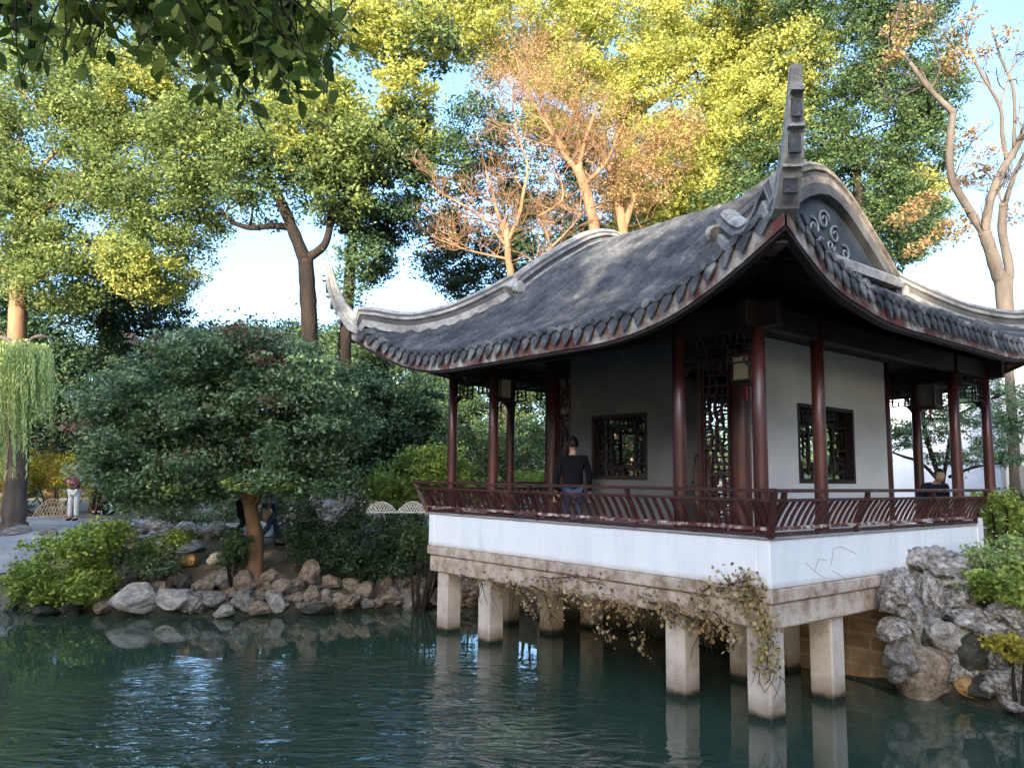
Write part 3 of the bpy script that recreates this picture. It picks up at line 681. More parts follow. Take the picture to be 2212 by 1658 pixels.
# rafters under the eaves
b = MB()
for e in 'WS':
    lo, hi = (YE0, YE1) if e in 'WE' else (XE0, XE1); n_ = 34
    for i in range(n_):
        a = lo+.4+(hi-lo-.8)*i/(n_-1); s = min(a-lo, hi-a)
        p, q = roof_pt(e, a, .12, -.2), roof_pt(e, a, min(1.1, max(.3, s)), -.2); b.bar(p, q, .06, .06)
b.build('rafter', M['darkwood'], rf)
# ridges: pale plaster mouldings with dark recessed courses between them
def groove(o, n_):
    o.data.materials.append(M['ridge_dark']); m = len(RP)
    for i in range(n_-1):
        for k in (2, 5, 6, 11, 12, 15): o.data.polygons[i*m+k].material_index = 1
RP = [(-.17, -.05), (-.17, .07), (-.115, .09), (-.115, .17), (-.16, .19), (-.16, .235), (-.12, .25), (-.12, .29), (-.085, .34), (0, .365), (.085, .34), (.12, .29), (.12, .25), (.16, .235), (.16, .19), (.115, .17), (.115, .09), (.17, .07), (.17, -.05)]
for yg in (G0, G1):
    P = []; 
    for k in range(41):
        x = XE0+1.75+(XE1-XE0-3.5)*k/40; d = min(x-XE0, XE1-x); P.append((x, yg, Zp(d)+.07))
    # stubby rounded foot ends
    prof = [[(a*.85, b_*(.88 if 1 < k < 39 else .7)) for a, b_ in RP] for k in range(41)]
    gr = MB().sweep(P, prof, side=[(0, 1, 0)]*41).build('gable_ridge', M['ridge'] if yg > 3 else M['ridge_brown'], rf); groove(gr, 41)
    for s in (-1, 1):
        x = XC+s*(XC-XE0-1.75); z = Zp(1.75)+.12; b = MB()
        b.tube([(x-s*.02, yg-.23, z+.12), (x-s*.02, yg-.2, z+.12), (x-s*.02, yg+.2, z+.12), (x-s*.02, yg+.23, z+.12)], [.09, .115, .115, .09], 16); b.build('ridge_stop', M['ridge'], gr)
    # gable wall below
    sg = -1 if yg < 3 else 1; yy = yg+sg*.03; v = []; n_ = 30
    x0_, x1_ = XC-2.25, XC+2.25
    for k in range(n_+1):
        x = x0_+(x1_-x0_)*k/n_; d = min(x-XE0, XE1-x); v += [(x, yy, 5.6), (x, yy, Zp(d)+.08)]
    gb = MB().add(v, [(2*k, 2*k+2, 2*k+3, 2*k+1) for k in range(n_)]).build('gable', M['gable'], rf)
    # verge moulding beneath the ridge
    P2 = [(p[0], yg+sg*.1, p[2]-.12) for p in P]
    MB().sweep(P2, [(-.07, -.1), (-.07, .06), (.07, .06), (.07, -.1)], side=[(0, 1, 0)]*41).build('verge_board', M['ridge_dark'], gb)
    b = MB(); rng = random.Random(3)
    yo = yy+sg*.03
    def scroll(cx, cz, r, t0, turns, dr=1):
        pts = [(cx+math.cos(t0+dr*t*turns*6.283)*r*(1-t*.75), yo, cz+math.sin(t0+dr*t*turns*6.283)*r*(1-t*.75)) for t in [i/18 for i in range(19)]]
        b.tube(pts, [.022]*10+[.018]*9, 5)
    for (cx, cz, r, t0, tn, dr) in ((XC, 6.55, .17, 0, 1.5, 1), (XC-.3, 6.38, .15, 2, 1.3, -1), (XC+.32, 6.38, .15, 1, 1.3, 1), (XC-.1, 6.2, .12, 3, 1.2, 1), (XC+.18, 6.18, .12, 0, 1.2, -1),
                                    (XC-.6, 6.15, .13, 1, 1.2, 1), (XC+.62, 6.15, .13, 2, 1.2, -1), (XC, 6.0, .1, 2, 1.2, 1), (XC-.35, 6.02, .1, 2, 1.2, 1), (XC+.36, 6.0, .1, 2, 1.2, -1)):
        scroll(cx, cz, r, t0, tn, dr)
    b.build('relief', M['relief'], gb, True)
    # weathered skirting ridge along the foot of the gable
    MB().sweep([(XC-2.2+4.4*k/12, yg+sg*.12, Zp(1.95)+.12) for k in range(13)], [(-.12, -.08), (-.12, .06), (-.05, .12), (.05, .12), (.12, .06), (.12, -.08)], side=[(0, 1, 0)]*13).build('gable_foot_ridge', M['ridge'], rf)
for cxn, (ex, ey) in enumerate(((XE0, YE0), (XE0, YE1), (XE1, YE0), (XE1, YE1))):
    sx = 1 if ex < 3 else -1; sy = 1 if ey < 3 else -1; q2 = math.sqrt(.5); P = []; PR = []
    for k in range(22):
        d = 1.95*(1-k/21)-.0; P.append((ex+sx*d, ey+sy*d, Zp(d)+Us(d, d)+.06)); PR.append(RP)
    # the horn: sweeps out and then steeply up to a blunt tip
    hx = [(-.08, 5.28, .88), (-.2, 5.36, .8), (-.31, 5.50, .72), (-.40, 5.68, .65), (-.46, 5.88, .57), (-.505, 6.08, .49), (-.535, 6.28, .41), (-.55, 6.46, .33)]
    for q, z, s in hx:
        zz = z-.06*(1 if q > -.3 else 0); P.append((ex+sx*(q), ey+sy*(q), zz-.12)); PR.append([(a*s*.85, b_*s*.9) for a, b_ in RP])
    m_ = len(P); sdv = [(q2*sx*sy*-1 if False else q2*sy, -q2*sx, 0)]*m_
    hr = MB().sweep(P, PR, side=sdv).build('hip_ridge', M['ridge'], rf); groove(hr, 23)
    # courses banding the horn
    b = MB()
    for q, z, s in ((-.33, 5.47, .76), (-.46, 5.78, .64), (-.53, 6.08, .52)):
        p = Vector((ex+sx*q, ey+sy*q, z)); o_ = Vector((sx*q2, sy*q2, 0)); sd = Vector((q2*sy, -q2*sx, 0))
        MB().bar(p-sd*.085*s+o_*.0+Vector((0, 0, -.14)), p+sd*.085*s+o_*.0+Vector((0, 0, -.14)), .03, .17).build('horn_shade', M['tile'], hr)  # dark slab added to stand in for shade on the horn's front
        MB().bar(p-sd*.115*s-o_*.05, p+sd*.115*s-o_*.05, .16*s, .025).build('horn_band', M['ridge'], hr)
    # red hip rafter end below
    MB().bar((ex+sx*1.4, ey+sy*1.4, 5.0), (ex-sx*.06, ey-sy*.06, Zp(0)+.8-.22), .13, .18).build('hip_rafter', M['lacquer'], rf)
# ceiling inside, so the room stays dark
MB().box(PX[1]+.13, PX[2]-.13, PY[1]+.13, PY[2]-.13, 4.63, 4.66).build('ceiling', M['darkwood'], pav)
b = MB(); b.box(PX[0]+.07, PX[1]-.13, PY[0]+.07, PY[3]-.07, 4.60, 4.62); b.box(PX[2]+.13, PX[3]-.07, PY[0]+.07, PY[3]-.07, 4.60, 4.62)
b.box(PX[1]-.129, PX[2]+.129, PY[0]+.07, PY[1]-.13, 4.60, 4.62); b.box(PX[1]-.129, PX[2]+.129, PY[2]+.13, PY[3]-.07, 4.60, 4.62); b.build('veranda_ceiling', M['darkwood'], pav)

# ------------------------------------------------------------------ lanterns
def lantern(x, y, ztop, label, s=1.0, pm='glass'):
    t = thing('lantern', label, 'lantern', (x, y, ztop), .0, 'box lanterns under the eaves')
    w_ = .13*s; h = .34*s; b = MB()
    for sx in (-1, 1):
        for sy in (-1, 1): b.bar((sx*w_, sy*w_, -.1), (sx*w_, sy*w_, -.14-h), .022, .022)
    for q in (-.12, -.12-h):
        for a_ in (-1, 1): b.bar((-w_, a_*w_, q), (w_, a_*w_, q), .02, .02); b.bar((a_*w_, -w_, q), (a_*w_, w_, q), .02, .02)
    b.build('frame', M['lacquer'], t)
    MB().box(-w_*1.2, w_*1.2, -w_*1.2, w_*1.2, -.13, -.1).build('top_plate', M['darkwood'], t)
    MB().box(-w_*1.15, w_*1.15, -w_*1.15, w_*1.15, -.17-h, -.14-h).build('base_plate', M['darkwood'], t)
    for (a, c) in ((1, 0), (-1, 0), (0, 1), (0, -1)):
        b = MB(); u = w_*.84; o_ = w_*.93
        if a: b.box(a*o_-.004, a*o_+.004, -u, u, -.15-h+.02, -.135)
        else: b.box(-u, u, c*o_-.004, c*o_+.004, -.15-h+.02, -.135)
        b.build('panel', M[pm], t)
    MB().tube([(0, 0, .55), (0, 0, .2), (0, 0, -.1)], .008, 5).build('cord', M['black'], t)
    MB().tube([(0, 0, -.17-h), (0, 0, -.25-h), (0, 0, -.36-h)], [.012, .02, .012], 6).build('tassel', M['red'], t)
    return t
lantern(.85, .80, 4.30, 'box lantern with a sunlit amber panel hanging beside the near corner column')
lantern(.85, 5.75, 4.42, 'small amber box lantern hanging between the two slim columns at the far left end')
lantern(6.30, .85, 4.38, 'large dark box lantern hanging between the columns at the right end of the pavilion', 1.1, 'ridge_dark')

# ------------------------------------------------------------------ rocks
def rock_mesh(seed, cuts=9, rough=.16, holes=0, sub=4, jag=0):
    import bmesh
    bm = bmesh.new(); bmesh.ops.create_icosphere(bm, subdivisions=sub, radius=1); rng = random.Random(seed)
    pl = []
    for _ in range(cuts):
        d = Vector((rng.gauss(0, 1), rng.gauss(0, 1), rng.gauss(0, .8))).normalized(); pl.append((d, rng.uniform(.55, .88)))
    o = Vector((rng.uniform(0, 90), rng.uniform(0, 90), 0))
    hs = [(Vector((rng.gauss(0, 1), rng.gauss(0, 1), rng.gauss(0, .7))).normalized(), rng.uniform(.16, .34)) for _ in range(holes)]
    for v in bm.verts:
        c = v.co.copy()
        for d, k in pl:
            e = c.dot(d)-k
            if e > 0: c -= d*e*.92
        n = v.co.normalized()
        c += n*(mnoise.noise(n*1.4+o)*rough*1.6 + mnoise.noise(n*3.5+o)*rough*.7 + mnoise.noise(n*9+o)*rough*.22)
        if jag: c += n*(jag*(.5-abs(mnoise.noise(n*2.3+o*2)))*.9 - jag*.55*abs(mnoise.noise(n*6+o)))
        for d, r in hs:
            q = (n-d).length
            if q < r*2: c -= n*.33*(1-q/(r*2))**1.2
        v.co = c
    me = bpy.data.meshes.new('rock'); bm.to_mesh(me); bm.free()
    return me
RK = [rock_mesh(i, 13 if i < 8 else 8, .07 if i < 8 else .16, 0 if i < 8 else 7, jag=.05 if i < 8 else .34, sub=4 if i < 8 else 5) for i in range(14)]
RKM = {}
def rock(px, py, w, h, mat, label, shape, deep=None, D=None, rot=0, name='rock', group='rocks edging the pond', tilt=0, cat='rock'):
    key = (shape, mat)
    if key not in RKM:
        me = RK[shape].copy(); me.materials.append(M[mat]); me.polygons.foreach_set('use_smooth', [shape >= 8]*len(me.polygons)); RKM[key] = me
    if D is None: P, D = hit(px, py+h*.42); D -= .1
    P = at(px, py, D); k = m_per_px(D)
    o = link(name, RKM[key]); o.location = tuple(P + np.array([FW[0], FW[1], 0])*k*w*.15)
    o.scale = (w*k*.62, (deep or w*.42)*k*1.25, h*k*.62); o.rotation_euler = (tilt, tilt*.6, _yw-math.pi/2+rot)
    tag(o, label, cat, group); return o
ROCKS = [
 (16, 1300, 30, 36, 'rock_grey', 'small grey rock at the far left end of the waterline', 1), (219, 1313, 42, 26, 'rock_tan', 'low tan rock at the water beside the lime bush', 2),
 (289, 1296, 98, 58, 'rock_pale', 'largest pale flat-topped boulder on the left waterline', 0), (375, 1294, 92, 36, 'rock_pale', 'long pale slab right of the largest boulder at the waterline', 3),
 (418, 1304, 38, 36, 'rock_grey', 'mottled grey rock at the water end of the pale slab', 8), (465, 1294, 58, 27, 'rock_grey', 'squared grey block laid flat below the maple', 5),
 (520, 1294, 54, 46, 'rock_grey', 'slanted grey rock leaning right beside the squared block', 6), (483, 1322, 44, 20, 'rock_pale', 'low white stone lying right in the water', 7),
 (436, 1266, 42, 38, 'rock_tan', 'upright tan rock above the mottled rock in the second row', 4), (397, 1260, 34, 36, 'rock_dark', 'dark green mossy rounded rock above the pale slab', 2),
 (559, 1314, 46, 26, 'rock_tan', 'wedge of brown rock at the water below the slanted rock', 1), (598, 1299, 38, 40, 'rock_pale', 'pale blocky rock at the water under the maple trunk', 5),
 (637, 1292, 30, 26, 'rock_tan', 'small round tan rock right of the pale blocky rock', 4), (672, 1288, 42, 36, 'rock_tan', 'rounded buff boulder in the middle of the waterline row', 0),
 (680, 1317, 80, 22, 'rock_dark', 'long dark wet rock lying low in the water', 3), (704, 1296, 28, 30, 'rock_tan', 'narrow brown rock beside the rounded buff boulder', 6),
 (667, 1239, 46, 50, 'rock_tan', 'tall round-headed tan rock standing high on the bank', 7), (610, 1272, 48, 34, 'rock_tan', 'brown rock behind the pale blocky rock', 2),
 (578, 1250, 36, 32, 'rock_tan', 'lumpy brown rock just below the maple roots', 9), (481, 1249, 58, 48, 'rock_grey', 'big bluish grey rock left of the maple roots', 6),
 (525, 1256, 44, 40, 'rock_tan', 'purplish brown rock between the bluish rock and the maple', 0), (742, 1302, 44, 30, 'rock_tan', 'dark brown rock below the dark hedge at the water', 8),
 (782, 1276, 50, 38, 'rock_tan', 'brown rounded rock under the right end of the hedge', 4), (757, 1262, 40, 26, 'rock_tan', 'flat reddish rock under the middle of the hedge', 3),
 (832, 1256, 32, 42, 'rock_tan', 'upright pointed rock right of the hedge', 6), (840, 1291, 54, 20, 'rock_tan', 'flat ledge rock at the water left of the pavilion', 5),
 (872, 1253, 36, 46, 'rock_grey', 'tall rounded grey rock just left of the pavilion parapet', 7), (889, 1296, 52, 22, 'rock_grey', 'thin pale-edged ledge rock touching the water by the first pillar', 3),
 (912, 1262, 44, 46, 'rock_grey', 'cracked grey rock behind the leftmost pillar', 9), (1010, 1282, 60, 40, 'rock_tan', 'brown rock in the gap between the two left pillars', 10), (930, 1225, 40, 40, 'rock_grey', 'grey rock against the left corner of the stone beam', 11),
 (714, 1258, 40, 26, 'rock_tan', 'reddish rock behind the rounded buff boulder', 1), (640, 1262, 34, 24, 'rock_tan', 'small brown rock at the foot of the tall round-headed rock', 5),
 (345, 1268, 44, 24, 'rock_tan', 'flat sandy rock behind the largest pale boulder', 3), (556, 1284, 34, 26, 'rock_tan', 'small dark brown rock between the slanted and pale blocky rocks', 6), (150, 1318, 40, 20, 'rock_dark', 'dark root-covered stone under the lime bush', 10), (90, 1320, 46, 18, 'rock_dark', 'flat dark stone left of centre under the lime bush', 2),
 # stones edging the path
 (242, 1137, 48, 24, 'rock_grey', 'smooth grey boulder beside the black backpack', 2), (289, 1147, 44, 24, 'rock_grey', 'jagged grey path stone right of the smooth boulder', 9), (322, 1136, 36, 30, 'rock_grey', 'pointed grey stone at the near edge of the path', 6),
 (352, 1142, 38, 26, 'rock_grey', 'rugged grey stone in the middle of the path edge', 8), (396, 1148, 68, 34, 'rock_pale', 'broad pale path-edge boulder with a squared top', 0), (452, 1147, 66, 36, 'rock_pale', 'pale path-edge boulder with a rounded hump', 4),
 (497, 1143, 56, 26, 'rock_pale', 'flat pale path-edge block left of the maple trunk', 5), (604, 1152, 46, 44, 'rock_grey', 'blue grey boulder behind the right of the maple trunk', 6), (391, 1178, 100, 18, 'rock_pale', 'long low stone slab below the path edge', 3),
 (104, 1150, 34, 16, 'rock_grey', 'small stack of flat dark stones on the path', 3), (38, 1147, 76, 10, 'rock_grey', 'long thin stone sunk in the path at the far left', 5), (375, 1206, 34, 22, 'rock_tan', 'tan stone left of the orange stone', 1),
 (465, 1206, 38, 24, 'rock_pale', 'pale mossy stone right of the orange stone', 7), (400, 1212, 44, 26, 'rock_orange', 'orange brown stone on the island slope', 4), (628, 1198, 36, 28, 'rock_tan', 'squared tan stone right of the maple foot', 5),
 (270, 1160, 36, 26, 'rock_tan', 'reddish brown lump of rock behind the lime bush top', 8),
 (648, 1112, 52, 34, 'rock_pale', 'white-capped grey boulder beyond the dark hedge', 9), (606, 1120, 22, 20, 'rock_pale', 'small round white stone beyond the path, right of the maple', 4), (666, 1138, 60, 26, 'rock_pale', 'white jagged rock lying against the back of the hedge', 10),
 (375, 1118, 30, 26, 'rock_pale', 'little pitted pale rock behind the path under the maple crown', 11)]
for i, a in enumerate(ROCKS):
    px, py, w_, h_, m_, lab, sh = a
    rock(px, py, w_, h_, m_, lab, sh, rot=((i*37) % 11-5)*.09, tilt=((i*53) % 7-3)*.06)
# pitted rockery beyond the hedge
rkt = thing('rockery', 'pitted pinkish limestone rockery with small peaks beyond the hedge', 'rockery', hit(735, 1150)[0])
Pk, Dk = hit(735, 1150); 
for j, (px, py, w_, h_) in enumerate(((725, 1102, 60, 40), (757, 1092, 24, 44), (738, 1085, 16, 44), (708, 1096, 22, 36), (690, 1084, 46, 20), (745, 1124, 100, 34), (776, 1112, 26, 30))):
    o = rock(px, py, w_, h_, 'rock_pale', None, 8+j % 6, D=Dk+.3, name='peak', cat=None, group=None); o.parent = rkt; o.location = Vector(o.location)-Vector(rkt.location)
# right-hand shore rocks, piled from the water to the deck
RR = [(2034, 1236, 128, 92, 'rock_lime', 'largest grey boulder at the top of the pile, against the white parapet', 12), (2132, 1240, 84, 44, 'rock_lime', 'flat-topped grey rock right of the largest boulder', 11),
 (1944, 1283, 74, 78, 'rock_lime', 'jagged grey rock touching the end of the stone beam', 9), (1968, 1352, 60, 88, 'rock_pale', 'hanging pitted pale rock below the jagged rock', 10), (2010, 1300, 62, 88, 'rock_lime', 'narrow upright grey rock under the largest boulder', 13),
 (2074, 1302, 76, 80, 'rock_lime', 'square-faced grey rock right of the narrow upright one', 9), (2050, 1384, 92, 88, 'rock_pale', 'whitest scalloped rock in the middle of the right pile', 8), (2010, 1462, 116, 104, 'rock_tan', 'big flat-faced tan boulder standing at the right waterline', 1),
 (2082, 1440, 58, 60, 'rock_lime', 'pitted grey rock between the whitest rock and the water', 11), (2122, 1362, 118, 74, 'rock_lime', 'wide rough grey rock leaning up behind the whitest rock', 12), (2186, 1338, 76, 60, 'rock_lime', 'rounded grey rock high up at the right edge', 10),
 (2160, 1424, 46, 50, 'rock_lime', 'small grey rock in the dark hollow at the right', 13), (2178, 1474, 76, 66, 'rock_lime', 'weathered brown rock beside the water at the right edge', 9), (1998, 1386, 34, 44, 'rock_lime', 'fist-like rock hanging between the two pale rocks', 13),
 (1986, 1415, 78, 30, 'rock_tan', 'flat tan ledge on top of the flat-faced boulder', 3), (2096, 1488, 50, 36, 'rock_orange', 'rusty brown stone at the foot of the right pile', 2), (2212, 1440, 60, 60, 'rock_lime', 'dark cut-off rock at the right frame edge', 7),
 (2204, 1518, 70, 30, 'rock_lime', 'low wet rock at the right frame edge in the water', 5), (2215, 1388, 60, 40, 'rock_tan', 'brown ledge rock behind the yellow plant at the right edge', 3), (2130, 1490, 60, 50, 'rock_dark', 'black wet rock in the gap at the waterline', 6), (2120, 1415, 80, 70, 'rock_dark', 'black rock deep in the hollow of the right pile', 1),
 (2095, 1330, 60, 40, 'rock_tan', 'brownish wedge stone filling behind the square-faced rock', 2)]
for i, a in enumerate(RR):
    px, py, w_, h_, m_, lab, sh = a; wx, wy = 0, 0
    _, D = hit(px, min(py+h_*.2, 1530)); P = at(px, py, D)
    if P[1] > -.32: D = float((on(px, py, 1, -.32)-CAM) @ FW)
    rock(px, py, w_, h_, m_, lab, sh, D=D-.06, rot=((i*37) % 11-5)*.09, tilt=((i*53) % 7-3)*.06, group='rocks piled on the right shore', deep=w_*.5)
fr = random.Random(12)
for i in range(46):
    px = fr.uniform(1935, 2290); lo_ = 1255+max(0, 2050-px)*.9; py = fr.uniform(lo_, 1470+(px-1950)*.16); sz = fr.uniform(28, 62)
    _, D = hit(px, py); P = at(px, py, D)
    if P[1] > -.4: D = float((on(px, py, 1, -.4)-CAM) @ FW)
    rock(px, py, sz, sz*fr.uniform(.6, 1), fr.choice(['rock_lime', 'rock_grey', 'rock_dark', 'rock_tan']), 'small rock wedged between the named boulders of the right pile', fr.randrange(14), D=D+.1, rot=fr.uniform(-1, 1), tilt=fr.uniform(-.3, .3), group='small wedged rocks of the right pile', deep=sz*.6)
for i in range(130):
    u = fr.random(); px = 225+u*735; base = 1318-12*abs(u-.4); row = fr.random()**1.3; py = base-row*(52+34*u)-4; sz = fr.uniform(14, 30)
    rock(px, py, sz, sz*fr.uniform(.45, .8), fr.choice(['rock_tan', 'rock_pale', 'rock_grey', 'rock_grey', 'rock_pale'] if row < .6 else ['rock_tan', 'rock_tan', 'rock_dark']), 'small brown stone packed between the larger rocks of the left bank', fr.randrange(14), rot=fr.uniform(-1, 1), tilt=fr.uniform(-.25, .25), group='small packed stones of the left bank')
sr = RK[12].copy(); sr.materials.append(M['rock_tan']); sr.polygons.foreach_set('use_smooth', [True]*len(sr.polygons))
o = link('scholar_rock', sr); o.location = (2.05, 2.33, FL+.75); o.scale = (.2, .22, .85); tag(o, 'tall pitted tan scholar stone standing in the doorway of the inner room', 'rock')
# block retaining wall under the deck
dw = MB().box(2.95, 3.2, 1.3, 6.6, -1.2, .97).build('retaining_wall', M['rock_dark']); tag(dw, 'retaining wall coloured dark to match the deep shadow under the deck', 'wall')  # inner stretch given dark stone colour in place of under-deck shade
MBw = MB().box(2.72, 3.0, -.25, 1.29, -1.2, .97).build('retaining_wall', M['brick'], None, bevel=.01); tag(MBw, 'old tan block retaining wall under the deck behind the pillars', 'wall')

# ------------------------------------------------------------------ vines and dry leaves on the beam
def vine(path, label, n, leaf=.07, fol='fol_dry', r=.03, spread=.09, seed=0, twigs=0):
    rng = random.Random(seed); nr = np.random.default_rng(seed); path = [Vector(tuple(p)) for p in path]
    t = thing('vine', label, 'vine', path[0], 0, 'dry creepers on the stone beam'); o = path[0]
    pts = []
    for a, b_ in zip(path[:-1], path[1:]):
        for k in range(4): pts.append(a.lerp(b_, k/4)-o+Vector((rng.gauss(0, .012), rng.gauss(0, .012), rng.gauss(0, .012))))
    pts.append(path[-1]-o); m = MB(); m.tube(pts, [.009]*(len(pts)//2)+[.006]*(len(pts)-len(pts)//2), 5)
    for _ in range(twigs):
        p = rng.choice(pts); m.tube(curvy(p, p+Vector((rng.gauss(0, .1), rng.gauss(0, .1), rng.uniform(-.45, -.1))), 3, .2, rng), [.006, .005, .004, .003], 4)
    m.build('stem', M['bark_dark'], t)
    A = np.array([tuple(p) for p in pts]); i = nr.integers(0, len(A), n); P = A[i]+nr.normal(0, spread, (n, 3))*np.array([.6, 1, 1]); P[:, 0] = np.where(o.x < .1, np.minimum(P[:, 0]+o.x, -.03-nr.random(n)*.05)-o.x, P[:, 0])
    V, Fq = leaf_quads(P, np.full(n, leaf), .8, .75, .1, nr)
    link('leaves', np_mesh('leaves', V, Fq, M[fol], False, np.repeat(nr.random(n), 4)), t); return t
vs = random.Random(5)
VL = [(4.6, 4.2, 1.0, .9, 60, 'sparse creeper tuft hanging just right of the second pillar'), (5.3, 5.0, 1.0, .92, 30, 'tiny creeper tuft between the two left pillars'), (4.1, 3.7, 1.02, .62, 110, 'dark tangled creeper hanging in front of the back pillar'),
      (3.6, 3.3, 1.02, .55, 80, 'thin dark creeper strand reaching down left of the middle'), (3.2, 2.7, 1.05, .9, 150, 'bushy run of pale dry leaves left of the middle of the beam'), (2.7, 2.3, 1.0, .5, 110, 'looping creeper strand hanging in mid span'),
      (2.3, 1.9, 1.02, .9, 190, 'dense orange-brown leaves along the middle of the beam'), (1.95, 1.7, 1.0, .45, 60, 'long bare creeper strand hanging left of the third pillar'), (1.5, 1.2, 1.1, .95, 160, 'dry leaves clinging above the third pillar'),
      (1.0, .7, 1.02, .85, 150, 'grey dry leaves hanging right of the third pillar'), (.65, .4, 1.1, .82, 170, 'greenish dry leaves left of the near corner')]
for k, (ya, yb, za, zb_, n, lab) in enumerate(VL):
    x = -.05; mid = (ya+yb)/2
    vine([(x, ya+.3, za+.03), (x-.01, ya, za-.03), (x-.03, mid, zb_+(za-zb_)*.5), (x-.03, yb, zb_+.04)], lab, int(n*1.05), .055, 'fol_dry' if k % 3 else 'fol_orange', seed=k, twigs=5, spread=.075)
vine([(-.07, .9, 1.3), (-.07, .55, 1.42), (-.07, .2, 1.5), (-.08, .05, 1.3)], 'rust coloured creeper climbing from beam to parapet near the corner', 240, .06, 'fol_dry', seed=31, twigs=6, spread=.08)
vine([(-.07, .3, 1.35), (-.06, .12, 1.2), (-.06, .0, 1.0), (-.04, .03, .8), (.0, .04, .6)], 'thick yellow green creeper wrapped round the near corner and down its pillar', 560, .055, 'fol_creeper', seed=32, twigs=10, spread=.085)
vine([(-.07, 3.6, 1.2), (-.07, 3.0, 1.25), (-.07, 2.4, 1.22)], 'rusty creeper stain-like sprigs on the beam face', 90, .05, 'fol_rust', seed=33, spread=.07)

# ------------------------------------------------------------------ people
def chain_mesh(name, chains, mat, parent, sub=1, extra=None):
    """one continuous skinned surface: chains of (point, radius) sharing joints"""
    verts = []; rad = []; edges = []; key = {}
    def vid(p, r):
        k = tuple(round(c, 4) for c in p)
        if k not in key: key[k] = len(verts); verts.append(p); rad.append(r)
        return key[k]
    for ch in chains:
        ids = [vid(p, r) for p, r in ch]; edges += list(zip(ids[:-1], ids[1:]))
    me = bpy.data.meshes.new(name); me.from_pydata(verts, edges, []); me.materials.append(mat); o = link(name, me, parent)
    o.modifiers.new('skin', 'SKIN').use_smooth_shade = True
    sv = me.skin_vertices[0].data
    for i, r in enumerate(rad): sv[i].radius = (r, r*.82) if not isinstance(r, tuple) else r; sv[i].use_root = (i == 0)
    s = o.modifiers.new('sub', 'SUBSURF'); s.levels = sub; s.render_levels = sub; return o
def person(label, loc, rz, H=1.68, pose='stand', top='navy', legs='jeans', lean=0.0, arms='down', coat=False, group=None, hair='hair', shoes='black', head_turn=0, bun=False):
    t = thing('person', label, 'person', loc, rz, group); s = H/1.7
    V = lambda x, y, z: (x*s, y*s, z*s)     # x = to the figure's right, y = forward
    hipz = .90 if pose != 'sit' else .12
    ln = lean
    def T(x, y, z):      # upper body, leaned forward about the hips
        dz = z-.92; return V(x, y+math.sin(ln)*dz, hipz+.02+math.cos(ln)*dz - math.sin(ln)*y*.3)
    pel, bel, che, nec, hed = T(0, 0, .95), T(0, .0, 1.1), T(0, .0, 1.3), T(0, .0, 1.45), T(0, .03, 1.56)
    shl, shr = T(-.19, 0, 1.38), T(.19, 0, 1.38)
    if arms == 'down': el = [T(-.25, -.03, 1.1), T(.25, -.03, 1.1)]; wr = [T(-.26, .06, .86), T(.26, .06, .86)]
    elif arms == 'phone': el = [T(-.26, .02, 1.12), T(.28, .04, 1.15)]; wr = [T(-.08, .24, 1.16), T(.10, .24, 1.2)]
    elif arms == 'lap': el = [T(-.25, .02, 1.12), T(.25, .02, 1.12)]; wr = [T(-.12, .24, .98), T(.12, .24, .98)]
    elif arms == 'reach': el = [T(-.22, .12, 1.14), T(.22, .12, 1.14)]; wr = [T(-.14, .34, 1.0), T(.16, .34, 1.0)]
    if pose == 'stand':
        lg = [[V(-.09, 0, .88), V(-.1, .02, .48), V(-.1, -.02, .09)], [V(.09, 0, .88), V(.1, .02, .48), V(.1, -.02, .09)]]
    elif pose == 'walk':
        lg = [[V(-.09, 0, .88), V(-.1, .14, .5), V(-.1, .2, .09)], [V(.09, 0, .88), V(.1, .05, .48), V(.1, -.24, .13)]]
    else:
        lg = [[V(-.1, 0, .12), V(-.13, .42, .14), V(-.13, .44, -.32)], [V(.1, 0, .12), V(.13, .42, .14), V(.13, .44, -.32)]]
    k = s
    ch = [[(pel, .13*k), (bel, .115*k), (che, .14*k), (nec, .055*k), (hed, .05*k)]]
    for i, sh_ in enumerate((shl, shr)):
        ch.append([(che, .14*k), (sh_, .062*k), (el[i], .045*k), (wr[i], .028*k)])
    for L_ in lg:
        ch.append([(pel, .13*k), (L_[0], .085*k), (L_[1], .06*k), (L_[2], .038*k), ((L_[2][0], L_[2][1]+.13*k, L_[2][2]-.05*k), .035*k)])
    body = chain_mesh('body', ch, M['skin'], t)
    # head with face, ears; hands with five fingers - same skin, part of the body mesh's look
    import bmesh
    bm = bmesh.new(); bmesh.ops.create_uvsphere(bm, u_segments=20, v_segments=14, radius=1); hc = Vector(T(0, .035, 1.60))
    for v in bm.verts:
        c = v.co; jaw = max(0, -c.z)
        x, y, z = c.x*.075*(1-.28*jaw), c.y*.095*(1-.1*jaw), c.z*.115
        if c.y > .5: 
            y += .022*math.exp(-((c.x/.18)**2+((c.z+.12)/.22)**2))           # nose
            y -= .012*sum(math.exp(-(((c.x-e)/.17)**2+((c.z-.1)/.14)**2)) for e in (-.36, .36))   # eye sockets
            y += .006*math.exp(-((c.x/.3)**2+((c.z+.5)/.09)**2))             # lips
        v.co = Vector((x*s, y*s, z*s))
    for e in (-1, 1):
        r_ = bmesh.ops.create_uvsphere(bm, u_segments=8, v_segments=6, radius=.02*s)
        for v in r_['verts']: v.co = Vector((v.co.x*.5+e*.077*s, v.co.y, v.co.z*1.5))
    for f in bm.faces: f.smooth = True
    rotm = Matrix.Rotation(head_turn, 4, 'Z') @ Matrix.Rotation(-ln*.7, 4, 'X')
    bmesh.ops.transform(bm, matrix=Matrix.Translation(hc) @ rotm, verts=bm.verts)
